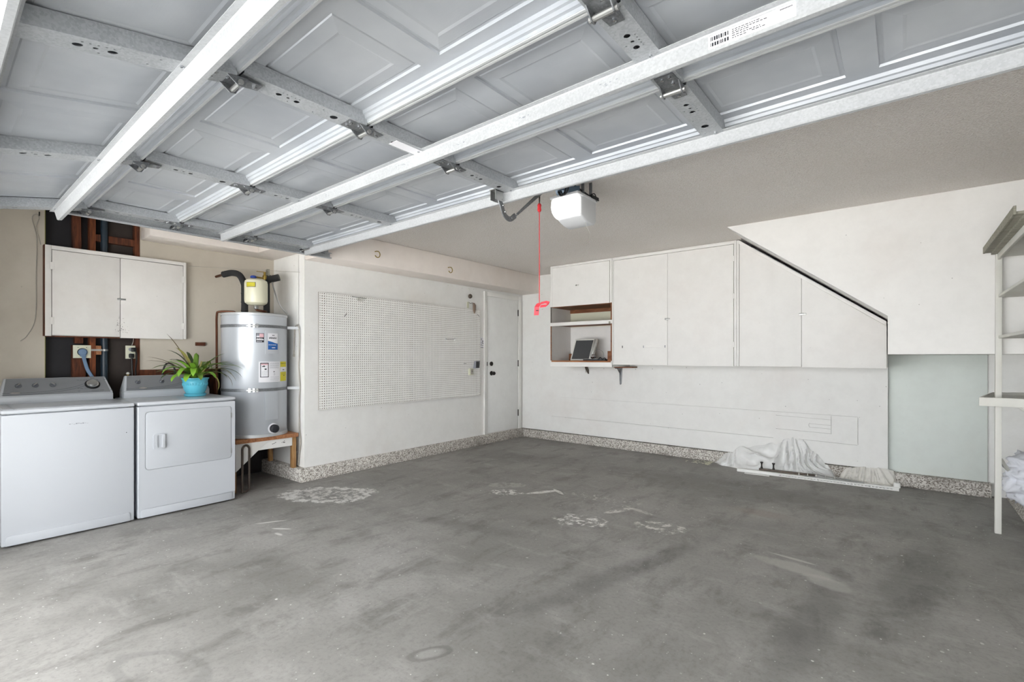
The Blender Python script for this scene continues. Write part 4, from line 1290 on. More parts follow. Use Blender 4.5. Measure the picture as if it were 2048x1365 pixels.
for (y, z, dy, dz, lab) in ((2.93, 1.73, 0.02, 0.03, 'tiny dark peg hook near the upper corner of the pegboard beside the heater wall'), (5.05, 1.89, 0.03, -0.025, 'tiny bent nail near the pegboard corner beside the door'),
                            (4.78, 1.19, 0.035, 0.0, 'short dark nail lying level beside the grey box on the pegboard')):
    tag(MB().tube([(XP - 0.001, y, z), (XP + 0.012, y, z), (XP + 0.013, y + dy, z + dz)], 0.003, 6).build('nail', 'bronze_dark'), lab, 'nail')
sw = thing('switch_box', 'dark grey switch box at the pegboard edge beside the door', 'switch', (XP, 5.02, 1.115))
MB().hexa([(XP, 4.965, 1.118), (XP + 0.04, 4.965, 1.118), (XP + 0.04, 5.055, 1.122), (XP, 5.055, 1.122)],
          [(XP, 4.985, 1.222), (XP + 0.04, 4.985, 1.222), (XP + 0.04, 5.072, 1.226), (XP, 5.072, 1.226)]).build('housing', 'label_grey', sw, 0.004)
box(XP + 0.039, XP + 0.043, 4.985, 5.05, 1.128, 1.215).build('cover', 'screen_dark', sw, 0.002)
sw = thing('door_button', 'small ivory wall button box below the dark switch box', 'switch', (XP, 4.905, 1.03))
box(XP, XP + 0.024, 4.868, 4.945, 1.025, 1.12).build('housing', 'plate_ivory', sw, 0.003)
box(XP + 0.0235, XP + 0.026, 4.895, 4.938, 1.035, 1.11).build('button', 'cord_beige', sw, 0.002)
MB().disc((XP + 0.026, 4.917, 1.078), 0.006, (1, 0, 0), 0.003, 12).build('lamp', 'label_black', sw)
nt = thing('paper_notice', 'small printed paper notice between pegboard and door', 'notice', (XW, 5.175, 1.42))
box(XW, XW + 0.002, 5.140, 5.212, 1.415, 1.565).build('sheet', 'paper_white', nt)
pr = MB()
for (y0, y1, z0, z1) in ((5.145, 5.205, 1.415, 1.421), (5.150, 5.175, 1.545, 1.550), (5.150, 5.178, 1.530, 1.535), (5.182, 5.200, 1.51, 1.522), (5.186, 5.196, 1.478, 1.512), (5.192, 5.206, 1.472, 1.482), (5.150, 5.18, 1.49, 1.494), (5.150, 5.18, 1.47, 1.474), (5.15, 5.17, 1.45, 1.456), (5.182, 5.20, 1.445, 1.452)):
    pr.box(XW + 0.002, XW + 0.0026, y0, y1, z0, z1)
pr.build('print', 'label_black', nt)
hg_ = thing('garden_tool', 'brown leather and metal holster hanging at the pegboard corner', 'tool', (XP, 4.97, 1.90))
MB().prism([(4.935, 2.055), (4.98, 2.05), (5.005, 2.02), (5.0, 1.95), (4.985, 1.905), (4.972, 1.90), (4.955, 1.94), (4.948, 2.02)], 'x', XP + 0.006, XP + 0.020).build('sheath', 'leather_tan', hg_, 0.003)
MB().tube(smooth_path([(XW, 4.90, 2.06), (XW + 0.03, 4.905, 2.04), (XW + 0.04, 4.93, 2.05), (XW + 0.035, 4.95, 2.02)]), 0.005, 8).build('wire_hook', 'steel', hg_)
box(XW, XW + 0.006, 4.86, 4.90, 1.975, 2.06).build('strap_plate', 'plate_ivory', hg_, 0.001)
hb = thing('pipe_fitting', 'small dark metal fitting hung by wire above the pegboard corner', 'fitting', (XW, 4.895, 2.11))
MB().lathe((XW + 0.03, 4.90, 2.11), [(0.012, 0), (0.026, 0.012), (0.030, 0.032), (0.022, 0.052), (0.012, 0.06)], 8).build('body', 'pipe_brown', hb, smooth=True)
MB().tube([(XW, 4.898, 2.255), (XW + 0.02, 4.90, 2.24), (XW + 0.03, 4.90, 2.165)], 0.003, 6).build('wire', 'cord_white', hb)
# brass cup hooks in the soffit
for (y, z, lab) in ((3.108, 2.391, 'brass cup hook in the soffit above the wire bracket'), (4.186, 2.373, 'brass cup hook in the soffit nearer the house door')):
    pts = [(-4.445, y, z + 0.035), (-4.42, y, z + 0.035)] + [(-4.40 + 0.0 * a, y + 0.032 * math.sin(R(a)), z + 0.035 * math.cos(R(a))) for a in range(20, 250, 15)]
    tag(MB().tube(pts, 0.005, 8).build('cup_hook', 'brass', smooth=True), lab, 'hook', 'brass hooks in the soffit')
# old cord and strap at the wall corner
cd = thing('hanging_cord', 'beige cord hanging down the corner beside the water heater', 'cord', (-4.86, YS, CURB))
MB().tube(smooth_path([(-4.98, YS - 0.012, 1.30), (-4.975, YS - 0.012, 1.42), (-4.955, YS - 0.014, 1.575), (-4.90, YS - 0.02, 1.614), (-4.862, YS - 0.022, 1.600), (-4.848, YS - 0.016, 1.50), (-4.865, YS - 0.012, 1.30), (-4.875, YS - 0.012, 1.18), (-4.85, YS - 0.012, 0.98), (-4.865, YS - 0.012, 0.80), (-4.86, YS - 0.012, 0.55), (-4.835, YS - 0.012, 0.42), (-4.86, YS - 0.012, 0.28), (-4.885, YS - 0.014, 0.15)], 5), 0.0055, 8).build('cord_run', 'cord_beige', cd, smooth=True)
MB().lathe((-4.98, YS - 0.012, 1.285), [(0.010, 0), (0.011, 0.02), (0.006, 0.03)], 8).build('cord_end', 'cord_beige', cd, smooth=True)
# clothes line, hook and cable on the cream wall
lc = thing('wall_cable', 'thin grey cable looped from a hook down the cream drywall', 'cable', (XA, 0.58, 1.40))
MB().tube(smooth_path([(XA + 0.006, 0.615, 2.20), (XA + 0.012, 0.59, 2.33), (XA + 0.02, 0.605, 2.41), (XA + 0.02, 0.59, 2.44), (XA + 0.012, 0.565, 2.40), (XA + 0.006, 0.592, 2.25), (XA + 0.004, 0.59, 1.95), (XA + 0.004, 0.585, 1.60), (XA + 0.006, 0.54, 1.46), (XA + 0.006, 0.50, 1.41)], 6), 0.0032, 6).build('cable_run', 'cord_beige', lc, smooth=True)
MB().tube([(XA, 0.605, 2.43), (XA + 0.03, 0.605, 2.43), (XA + 0.035, 0.605, 2.46)], 0.004, 6).build('hook', 'bronze_dark', lc)
cl_ = [(XA + 0.001, 1.66, 2.178), (-5.165, 2.073, 2.172), (-4.87, YS - 0.001, 2.164)]
tag(MB().tube(cl_, 0.0016, 5).build('clothes_line', 'cord_beige'), 'taut thin string line crossing the alcove above the water heater', 'string')

# ================================================================== cabinets on the back wall
YC = 5.61
def cab_mats(y):
    return y
# --- open shelf cabinet
sa = thing('shelf_cabinet', 'white wall cabinet with an open brown-edged shelf below its flap', 'cabinet', (-3.39, 5.87, 1.15))
x0, x1 = -3.868, -2.908
body = MB()
body.box(x0, x0 + 0.018, YC + 0.004, YB, 1.152, 2.557)
body.box(x1 - 0.018, x1, YC + 0.004, YB, 1.152, 2.557)
body.box(x0 + 0.018, x1 - 0.018, YB - 0.012, YB, 1.152, 1.72)
body.box(x0 + 0.018, x1 - 0.018, YC + 0.02, YB, 2.54, 2.557)
body.build('body', 'cab_white', sa)
box(x0 + 0.018, x1 - 0.018, YB - 0.012, YB, 1.72, 2.54).build('upper_back', 'plate_ivory', sa)
box(x0 + 0.018, x1 - 0.018, YC + 0.012, YB - 0.012, 1.975, 1.990).build('upper_shelf', 'shelf_brown', sa)
box(x0 + 0.02, x1 - 0.018, YB - 0.03, YB - 0.012, 1.925, 1.975).build('cleat', 'shelf_brown', sa)
ms = box(x0 + 0.018, x1 - 0.018, YC + 0.02, YB - 0.012, 1.728, 1.745).build('middle_shelf', 'shelf_brown', sa)
box(x0 + 0.004, x1 - 0.004, YC, YC + 0.021, 1.715, 1.762).build('shelf_edge', 'cab_white', ms, 0.002)
box(x1 - 0.045, x1 - 0.022, YC - 0.004, YC + 0.01, 1.712, 1.742).build('shelf_clip', 'grey_ply', ms)
box(x0 + 0.018, x1 - 0.018, YC + 0.02, YB - 0.012, 1.185, 1.225).build('bottom_shelf', 'shelf_brown', sa)
box(x0 + 0.018, x1 - 0.018, YC - 0.001, YC + 0.02, 1.212, 1.232).build('bottom_lip', 'stand_wood', sa)
box(x0, x1, YC, YC + 0.02, 1.150, 1.212).build('bottom_rail', 'cab_white', sa, 0.002)
box(x0 + 0.018, x0 + 0.30, YB - 0.06, YB - 0.012, 1.225, 1.33).build('back_board', 'shelf_brown', sa)
box(x1 - 0.09, x1 - 0.018, YC + 0.05, YC + 0.12, 1.225, 1.36).build('corner_block', 'shelf_brown', sa)
for x in (x0 + 0.003, x1 - 0.019):
    box(x, x + 0.016, YC, YC + 0.005, 1.232, 1.715).build('edge_strip', 'shelf_brown', sa)
    box(x, x + 0.016, YC, YC + 0.005, 1.762, 1.985).build('edge_strip', 'shelf_brown' if x > -3 else 'pipe_brown', sa)
fr = MB()
fr.box(x0, x0 + 0.036, YC - 0.002, YC + 0.018, 1.985, 2.557)
fr.box(x1 - 0.03, x1, YC - 0.002, YC + 0.018, 1.985, 2.557)
fr.box(x0 + 0.036, x1 - 0.03, YC - 0.002, YC + 0.018, 2.53, 2.557)
fr.build('face_frame', 'cab_white', sa, 0.002)
plate(rect(x0 + 0.040, x1 - 0.034, 1.983, 2.526), [circle(-3.440, 2.255, 0.011), circle(-3.410, 2.255, 0.008)], 0.016, lambda u, v, w_: (u, YC + 0.004 + w_, v)).build('flap_door', 'cab_white', sa)

# --- tall two-door cabinet
def lat(x, z, par):
    l_ = box(x - 0.03, x + 0.012, YC - 0.010, YC - 0.003, z - 0.011, z + 0.011).build('latch', 'steel', par, 0.002)
    box(x + 0.010, x + 0.034, YC - 0.016, YC - 0.008, z - 0.007, z + 0.007).build('bolt', 'steel', l_, 0.001)
sb = thing('wall_cabinet', 'tall white two-door wall cabinet with a small latch beside the open shelf', 'cabinet', (-2.15, 5.87, 1.18))
x0, x1 = -2.904, -1.412
box(x0, x1, YC + 0.026, YB, 1.182, 2.557).build('body', 'cab_white', sb)
fr = MB()
fr.box(x0, x0 + 0.016, YC - 0.002, YC + 0.028, 1.182, 2.557)
fr.box(x1 - 0.024, x1, YC - 0.002, YC + 0.028, 1.182, 2.557)
fr.box(x0 + 0.016, x1 - 0.024, YC - 0.002, YC + 0.028, 2.52, 2.557)
fr.build('face_frame', 'cab_white', sb, 0.002)
dA = box(x0 + 0.021, -2.1795, YC - 0.003, YC + 0.027, 1.184, 2.516).build('door', 'cab_white', sb, 0.002)
dB = box(-2.1765, x1 - 0.029, YC - 0.003, YC + 0.027, 1.180, 2.516).build('door', 'cab_white', sb, 0.002)
lat(-2.18, 1.735, sb)
for z in (1.42, 1.95, 2.36):
    box(x1 - 0.036, x1 - 0.018, YC - 0.006, YC - 0.001, z - 0.03, z + 0.03).build('hinge', 'cab_white', dB, 0.001)
tb = box(-2.48, -2.205, YC - 0.007, YC - 0.002, 1.398, 1.416).build('towel_bar', 'cab_white', dA, 0.002)
for x in (-2.482, -2.212):
    box(x, x + 0.008, YC - 0.009, YC - 0.002, 1.394, 1.422).build('bar_end', 'label_grey', tb)
box(-2.765, -2.755, YC - 0.006, YC - 0.002, 1.395, 1.425).build('nail_mark', 'label_black', dA)

# --- sloped cabinet under the stairs
sc_ = thing('stair_cabinet', 'white wall cabinet with a diagonal top fitted under the stairs', 'cabinet', (-0.76, 5.87, 1.18))
def ztop(x):
    return min(2.557, 2.573 - (x + 1.396) * (2.573 - 1.615) / 1.276)
x0, x1 = -1.409, -0.122
MB().prism([(x0, 1.182), (x1, 1.182), (x1, ztop(x1) - 0.008), (x0, ztop(x0) - 0.008)], 'y', YC + 0.026, YB).build('body', 'cab_white', sc_)
fr = MB()
fr.prism([(x0, 1.182), (x0 + 0.022, 1.182), (x0 + 0.022, ztop(x0 + 0.022) - 0.006), (x0, ztop(x0) - 0.006)], 'y', YC - 0.002, YC + 0.028)
fr.prism([(x0 + 0.022, ztop(x0 + 0.022) - 0.006), (x0 + 0.022, ztop(x0 + 0.022) - 0.046), (x1, ztop(x1) - 0.046), (x1, ztop(x1) - 0.006)], 'y', YC - 0.002, YC + 0.028)
fr.build('face_frame', 'cab_white', sc_, 0.001)
def zd(x):
    return ztop(x) - 0.050
MB().prism([(x0 + 0.027, 1.184), (-0.7995, 1.184), (-0.7995, zd(-0.7995)), (x0 + 0.027, zd(x0 + 0.027))], 'y', YC - 0.003, YC + 0.027).build('door', 'cab_white', sc_, 0.002)
MB().prism([(-0.7965, 1.180), (x1 + 0.002, 1.176), (x1 + 0.002, zd(x1)), (-0.7965, zd(-0.7965))], 'y', YC - 0.003, YC + 0.027).build('door', 'cab_white', sc_, 0.002)
lat(-0.79, 1.715, sc_)

# --- brackets below the cabinets
br = thing('shelf_bracket', 'short stubby steel bracket with a block under the open shelf', 'bracket', (-3.56, 6.1, 1.03))
box(-3.60, -3.575, YB - 0.06, YB, 1.055, 1.15).build('block', 'cab_white', br, 0.002)
MB().prism([(YB, 1.035), (YB - 0.10, 1.151), (YB - 0.05, 1.151), (YB, 1.09)], 'x', -3.565, -3.545).build('arm', 'pipe_brown', br)
br = thing('shelf_bracket', 'long tapering grey bracket under a brown board beside the cabinets', 'bracket', (-3.03, 6.1, 0.9))
MB().prism([(-3.062, 1.135), (-3.018, 1.135), (-3.030, 0.905), (-3.045, 0.895), (-3.052, 0.905)], 'y', YB - 0.014, YB).build('leg', 'galv_dark', br, 0.002)
box(-3.055, -3.025, YB - 0.15, YB, 1.120, 1.135).build('arm', 'galv_dark', br, 0.002)
MB().hexa([(-3.045, YB - 0.014, 1.03), (-3.035, YB - 0.014, 1.03), (-3.035, YB - 0.014, 1.05), (-3.045, YB - 0.014, 1.05)], [(-3.045, YB - 0.09, 1.122), (-3.035, YB - 0.09, 1.122), (-3.035, YB - 0.11, 1.124), (-3.045, YB - 0.11, 1.124)]).build('strut', 'galv_dark', br)
tag(box(-3.07, -2.80, YB - 0.16, YB, 1.135, 1.150).build('shelf_board', 'shelf_brown', bev=0.002), 'brown wooden board under the two-door cabinet', 'board')

# --- things on the open shelf
scn = thing('flat_panel', 'dark meshed flat panel in a white frame leaning on the open shelf', 'panel', (-3.47, 5.85, 1.227))
def lean(x, s, o_):
    """s up the panel, o_ outwards"""
    return (x, 5.80 + 0.18 * s - 0.98 * o_, 1.2335 + 0.98 * s + 0.18 * o_)
def leanbox(xa, xb, s0, s1, o0, o1, sh=0.055):
    f_ = lambda x, s, o_: lean(x + sh * s / 0.3, s, o_)
    return MB().hexa([f_(xa, s0, o0), f_(xb, s0, o0), f_(xb, s1, o0), f_(xa, s1, o0)], [f_(xa, s0, o1), f_(xb, s0, o1), f_(xb, s1, o1), f_(xa, s1, o1)])
leanbox(-3.66, -3.32, 0.0, 0.305, -0.05, 0.0).build('frame', 'cord_white', scn, 0.003)
leanbox(-3.640, -3.366, 0.020, 0.286, 0.0, 0.003).build('mesh_face', 'screen_dark', scn)
leanbox(-3.358, -3.324, 0.06, 0.30, -0.001, 0.006).build('side_strip', 'steel', scn, 0.002)
dl = thing('desk_lamp', 'small silver clip lamp with curled wire on the open shelf', 'lamp', (-3.15, 5.75, 1.232))
box(-3.38, -3.04, 5.68, 5.80, 1.232, 1.250).build('base', 'label_black', dl, 0.004)
MB().lathe((-3.235, 5.70, 1.285), [(0.008, -0.034), (0.03, -0.02), (0.037, 0.0), (0.03, 0.02), (0.008, 0.034)], 16).build('head', 'chrome', dl, smooth=True)
box(-3.36, -3.16, 5.685, 5.72, 1.252, 1.258).build('plate', 'steel', dl, 0.002)
cw_ = [( -3.17 + 0.075 * math.cos(R(a)), 5.74, 1.30 + 0.075 * math.sin(R(a)) + 0.0001 * a) for a in range(-60, 300, 20)]
MB().tube(cw_, 0.0035, 6).build('wire', 'steel', dl, smooth=True)
MB().tube(smooth_path([(-3.15, 5.70, 1.255), (-3.12, 5.69, 1.275), (-3.09, 5.69, 1.255), (-3.06, 5.70, 1.268), (-3.045, 5.70, 1.25)]), 0.006, 6).build('wire', 'label_black', dl, smooth=True)

# ================================================================== garage door opener
XO = -1.87
op = thing('door_opener', 'white ceiling-mounted garage door opener with a lit lens', 'opener', (XO, 3.0, 2.26))
pr_h = [(2.945, 2.435), (2.945, 2.288), (3.03, 2.258), (3.10, 2.250), (3.15, 2.262), (3.16, 2.30), (3.16, 2.435)]
MB().prism(pr_h, 'x', XO - 0.105, XO + 0.105).build('housing', 'opener_white', op, 0.014, seg=3)
nl = N('lens_lit')
nl.b.inputs['Emission Color'].default_value = (1, 0.98, 0.95, 1)
nl.b.inputs['Emission Strength'].default_value = 1.6
MATS['lens_lit'] = nl.done(hexc('f0f0f0'), 0.3)
pr_l = [(2.944, 2.425), (2.87, 2.415), (2.862, 2.36), (2.875, 2.325), (2.905, 2.300), (2.944, 2.287)]
MB().prism(pr_l, 'x', XO - 0.104, XO + 0.104).build('lens', 'lens_lit', op, 0.012, seg=3)
box(XO - 0.085, XO + 0.085, 2.93, 3.13, 2.440, 2.448).build('chassis', 'label_black', op)
box(XO - 0.118, XO + 0.118, 2.875, 3.155, 2.424, 2.441).build('top_plate', 'opener_white', op, 0.003)
box(XO - 0.022, XO + 0.022, 2.35, 2.95, 2.448, 2.486).build('rail', 'steel', op)
box(XO - 0.022, XO + 0.022, -0.12, 2.35, 2.448, 2.486).build('rail', 'steel', op)
for y in (2.99, 3.10):
    for s_ in (-1, 1):
        h_ = box(XO + s_ * 0.09 - 0.012, XO + s_ * 0.09 + 0.012, y - 0.002, y + 0.002, 2.42, ZC).build('hanger_strap', 'galv_dark', op)
MB().hexa([(XO - 0.09, 2.945, 2.435), (XO - 0.02, 2.80, 2.448), (XO + 0.02, 2.80, 2.448), (XO + 0.09, 2.945, 2.435)],
          [(XO - 0.09, 2.95, 2.50), (XO - 0.02, 2.80, 2.462), (XO + 0.02, 2.80, 2.462), (XO + 0.09, 2.95, 2.50)]).build('front_bracket', 'opener_blue', op)
for (dx, ph) in ((0.02, 0.0), (0.035, 0.5), (0.012, 1.0)):
    pts = [(XO + dx + 0.026 * math.cos(R(a)), 2.84 + 0.015 * math.sin(R(a) + ph), 2.475 + 0.062 * math.sin(R(a))) for a in range(0, 360, 24)]
    MB().tube(pts, 0.0055, 6, closed=True).build('wire_coil', 'black_paint', op, smooth=True)
MB().tube(smooth_path([(XO + 0.03, 2.84, 2.54), (XO + 0.07, 2.95, 2.49), (XO + 0.10, 3.05, 2.455), (XO + 0.115, 3.14, 2.43)]), 0.006, 6).build('wire', 'black_paint', op, smooth=True)
MB().tube(smooth_path([(XO + 0.105, 3.05, 2.45), (XO + 0.12, 3.10, 2.475), (XO + 0.11, 3.15, 2.46), (XO + 0.12, 3.17, 2.44)]), 0.004, 6).build('wire', 'black_paint', op, smooth=True)
box(XO + 0.10, XO + 0.125, 3.06, 3.16, 2.436, 2.458).build('terminal_block', 'black_paint', op)
tr = box(XO - 0.03, XO + 0.03, 2.60, 2.74, 2.425, 2.449).build('trolley', 'label_black', op, 0.004)
box(XO - 0.018, XO + 0.018, 2.56, 2.64, 2.405, 2.43).build('trolley_latch', 'pipe_brown', tr, 0.003)
MB().tube(smooth_path([(XO + 0.09, 3.02, 2.255), (XO + 0.11, 3.03, 2.20), (XO + 0.125, 3.03, 2.15), (XO + 0.11, 3.02, 2.11), (XO + 0.085, 3.01, 2.085)]), 0.0014, 5).build('antenna_wire', 'cord_beige', op)
# curved lift arm
ar = thing('lift_arm', 'curved perforated steel arm joining the door to the opener rail', 'arm', (XO, 2.42, 2.16))
path = smooth_path([(-1.918, 2.222, 2.285), (-1.918, 2.250, 2.225), (-1.918, 2.285, 2.165), (-1.918, 2.335, 2.150), (-1.918, 2.39, 2.185)], 6)
m = MB()
vs_ = []
for i, p in enumerate(path):
    t = (path[min(i + 1, len(path) - 1)] - path[max(i - 1, 0)]).normalized()
    nn = Vector((0, -t.z, t.y))
    for (dx, s_) in ((-0.003, -1), (0.003, -1), (0.003, 1), (-0.003, 1)):
        vs_.append(p + Vector((dx, 0, 0)) + nn * 0.016 * s_)
n4 = len(path)
fs = [(0, 1, 2, 3), tuple(4 * (n4 - 1) + k for k in (3, 2, 1, 0))]
for i in range(n4 - 1):
    for k in range(4):
        fs.append((4 * i + k, 4 * i + (k + 1) % 4, 4 * i + 4 + (k + 1) % 4, 4 * i + 4 + k))
m.add(vs_, fs).build('curved_arm', 'galv_dark', ar)
MB().hexa([(-1.913, 2.372, 2.165), (-1.907, 2.372, 2.165), (-1.907, 2.395, 2.20), (-1.913, 2.395, 2.20)][::1],
          [(-1.853, 2.66, 2.415), (-1.847, 2.66, 2.415), (-1.847, 2.645, 2.44), (-1.853, 2.645, 2.44)]).build('straight_arm', 'galv_dark', ar)
for p in ((-1.906, 2.335, 2.152), (-1.906, 2.385, 2.186), (-1.906, 2.256, 2.215), (-1.906, 2.275, 2.18), (-1.906, 2.243, 2.245)):
    MB().disc(p, 0.006, (1, 0, 0), 0.004, 10).build('bolt', 'chrome', ar)
bk = MB()
bk.box(-1.945, -1.942, 2.18, 2.25, 2.235, 2.295)
bk.box(-1.905, -1.902, 2.18, 2.25, 2.235, 2.295)
bk.box(-1.945, -1.902, 2.17, 2.255, 2.291, 2.295)
bk.build('door_bracket', 'steel', ar)
# emergency release
YR = 2.585
rc = MB().tube([(XO, YR, 2.255), (XO, YR, 1.63)], 0.0028, 6).build('release_cord', 'red', op)
MB().lathe((XO, YR, 2.245), [(0.008, 0), (0.014, 0.01), (0.012, 0.03), (0.014, 0.045), (0.008, 0.055)], 10).build('toggle', 'red', rc, smooth=True)
MB().tube([(XO, YR, 2.295), (XO - 0.006, YR - 0.005, 2.425)], 0.003, 6).build('upper_cord', 'pipe_brown', rc)
MB().tube([(XO, YR, 2.295), (XO - 0.024, YR + 0.045, 2.428)], 0.003, 6).build('upper_cord', 'pipe_brown', rc)
tgm = thing('release_tag', 'curled red release tag tied to the hanging cord', 'tag', (XO, YR, 1.55))
rb1 = MB()
def ribbon(pts, wdt, dirv):
    vs_ = []
    for p in pts:
        vs_ += [Vector(p) - Vector(dirv) * wdt, Vector(p) + Vector(dirv) * wdt]
    return MB().add(vs_, [(2 * i, 2 * i + 1, 2 * i + 3, 2 * i + 2) for i in range(len(pts) - 1)])
dv_ = (0.85, 0.5, 0)
ribbon([(XO - 0.018, YR - 0.01, 1.56), (XO - 0.014, YR - 0.012, 1.59), (XO - 0.012, YR - 0.012, 1.615), (XO - 0.008, YR + 0.005, 1.637), (XO, YR + 0.01, 1.642)], 0.016, dv_).build('ribbon', 'red_tag', tgm, recalc=False)
ribbon([(XO + 0.0, YR + 0.01, 1.640), (XO + 0.03, YR + 0.03, 1.648), (XO + 0.055, YR + 0.035, 1.640), (XO + 0.045, YR + 0.015, 1.622), (XO + 0.01, YR - 0.005, 1.618)], 0.010, (0.2, 0.4, 0.9)).build('ribbon', 'red_tag', tgm, recalc=False)
pr_ = MB().box(XO - 0.031, XO + 0.001, YR - 0.0145, YR - 0.0135, 1.588, 1.594)
pr_.build('print', 'label_black', tgm)

# ================================================================== shelving along the right wall
sh = thing('shelf_unit', 'white painted wooden shelving with a lipped counter and floor post', 'shelf', (0.75, 4.4, 0))
MB().hexa([(0.515, 4.93, 0), (0.550, 4.93, 0), (0.550, 4.965, 0), (0.515, 4.965, 0)], [(0.522, 4.945, 2.034), (0.556, 4.945, 2.034), (0.556, 4.98, 2.034), (0.522, 4.98, 2.034)]).build('post', 'shelf_white', sh, 0.002)
box(0.515, 0.550, 3.0, 3.035, 0, 2.034).build('post', 'shelf_white', sh, 0.002)
for z in (2.035, 1.738, 1.438):
    box(0.535, XR, 2.95, 5.0, z - 0.02, z).build('shelf', 'shelf_white', sh, 0.002)
box(0.53, 0.545, 2.95, 5.0, 1.992, 2.035).build('shelf_edge', 'shelf_white', sh, 0.002)
MB().tube([(0.545, 4.96, 0.545), (0.606, 5.14, 0.437)], 0.014, 4).build('brace', 'shelf_white', sh)
box(0.548, 0.57, 4.70, 4.98, 1.738, 1.746).build('chipped_strip', 'label_grey', sh)
tb_ = thing('loose_board', 'weathered grey-green board laid over the top shelf', 'board', (0.75, 4.4, 2.036))
box(0.462, XR, 3.72, 4.985, 2.052, 2.068).build('sheet', 'grey_ply', tb_, 0.002)
box(0.458, 0.470, 3.71, 4.99, 2.05, 2.098).build('lip', 'grey_ply', tb_, 0.002)
box(0.50, XR, 3.72, 4.98, 2.035, 2.053).build('batten', 'grey_ply', tb_, 0.002)
ct = MB().prism([(0.43, 4.85), (XR, 4.85), (XR, 5.9), (0.60, 5.62), (0.47, 4.98)], 'z', 0.945, 0.965).build('counter_top', 'shelf_white', sh, 0.002)
box(0.425, XR, 4.835, 4.852, 0.930, 0.992).build('front_lip', 'shelf_white', ct, 0.002)
MB().hexa([(0.425, 4.852, 0.930), (0.442, 4.852, 0.930), (0.585, 5.62, 0.94), (0.570, 5.62, 0.94)], [(0.425, 4.852, 0.992), (0.442, 4.852, 0.992), (0.585, 5.62, 0.99), (0.570, 5.62, 0.99)]).build('side_lip', 'shelf_white', ct, 0.002)
MB().hexa([(0.57, 5.60, 0.945), (XR, 5.88, 0.945), (XR, 5.90, 0.945), (0.57, 5.62, 0.945)], [(0.57, 5.60, 0.99), (XR, 5.88, 0.99), (XR, 5.90, 0.99), (0.57, 5.62, 0.99)]).build('back_lip', 'shelf_white', ct, 0.002)
MB().hexa([(0.60, 4.86, 0.945), (0.62, 4.86, 0.945), (XR, 5.0, 0.60), (XR - 0.02, 5.0, 0.60)], [(0.60, 4.90, 0.945), (0.62, 4.90, 0.945), (XR, 5.04, 0.60), (XR - 0.02, 5.04, 0.60)]).build('brace', 'shelf_white', ct)
# white ruffled bag
bm = bmesh.new()
bmesh.ops.create_icosphere(bm, subdivisions=5, radius=1.0)
for v in bm.verts:
    d = v.co.normalized()
    n1 = noise.fractal(d * 2.2 + Vector((3, 1, 2)), 0.9, 2.1, 4)
    n2 = abs(noise.noise(d * 5 + Vector((1, 7, 3))))
    k = 1.0 + 0.20 * n1 - 0.26 * n2 + 0.08 * math.sin(14 * d.z + 5 * n1 + 3 * math.atan2(d.y, d.x))
    v.co = Vector((d.x * 0.21 * k, d.y * 0.27 * k, max(d.z * 0.23 * k, -0.19)))
for f in bm.faces:
    f.smooth = True
me = bpy.data.meshes.new('plastic_bag')
bm.to_mesh(me)
bm.free()
me.materials.append(MATS['tulle'])
bg_ = bpy.data.objects.new('plastic_bag', me)
C.objects.link(bg_)
bg_.location = (0.812, 5.36, 0.338)
tag(bg_, 'billowing bluish-white bag on the concrete ledge beneath the counter', 'bag')

# ================================================================== heap on the floor by the back wall
def interp(tab, x):
    for (xa, ya), (xb, yb) in zip(tab, tab[1:]):
        if xa <= x <= xb:
            t = (x - xa) / (xb - xa)
            t = t * t * (3 - 2 * t)
            return ya + (yb - ya) * t
    return 0.0
def heap(name, label, cat, mat, X0, X1, ridge, front, nx, ny, seed, apex, yb=YB - 0.008, fold=0.03, freq=7.0):
    def rid(v):
        return (1 - abs(v)) ** 2 - 0.55
    vs_, fs = [], []
    for i in range(nx + 1):
        x = X0 + (X1 - X0) * i / nx
        hgt = interp(ridge, x)
        yf = interp(front, x) + 0.02 * noise.noise(Vector((x * 8, seed, 0)))
        for j in range(ny + 1):
            t = j / ny
            y = yf + (yb - yf) * t
            z = hgt * (t ** 0.8)
            dx, dz = (x - apex[0]), (z - apex[1])
            ang = math.atan2(dx, -dz + 0.12)
            rad = math.hypot(dx, dz)
            wob = noise.noise(Vector((x * 3, z * 5, seed)))
            f1 = rid(noise.noise(Vector((ang * freq + wob * 2.6, rad * 3.0, seed))) * 1.6)
            f2 = rid(noise.noise(Vector((ang * freq * 2.3 + wob * 3, rad * 4, seed + 5))) * 1.6)
            f3 = noise.noise(Vector((x * 26, z * 30, seed + 8)))
            dsp = (fold * f1 + fold * 0.45 * f2 + 0.006 * f3) * min(1, t * 6) * min(1, hgt / 0.12)
            edge = min(1, i / 5, (nx - i) / 5)
            zz = max(0.003 if t > 0 else 0.0, (z + dsp * (0.55 if t < 0.97 else 0.4)) * edge)
            vs_.append((x, min(y - dsp * 1.3 * (1 - t), yb), zz))
    for i in range(nx):
        for j in range(ny):
            a = i * (ny + 1) + j
            fs.append((a, a + ny + 1, a + ny + 2, a + 1))
    o = MB().add(vs_, fs).build(name, mat, smooth=True, recalc=False)
    return tag(o, label, cat)
heap('plastic_sheet', 'crumpled white plastic dust sheet heaped against the plywood panel', 'sheet', 'plastic_sheet', -1.78, -0.55,
     [(-1.78, 0.02), (-1.64, 0.13), (-1.46, 0.22), (-1.28, 0.28), (-1.14, 0.30), (-0.96, 0.38), (-0.86, 0.36), (-0.74, 0.24), (-0.64, 0.13), (-0.55, 0.03)],
     [(-1.78, 6.08), (-1.65, 5.97), (-1.40, 5.90), (-1.0, 5.94), (-0.7, 5.99), (-0.55, 6.06)], 150, 44, 1.7, (-0.95, 0.45), fold=0.07, freq=4.2)
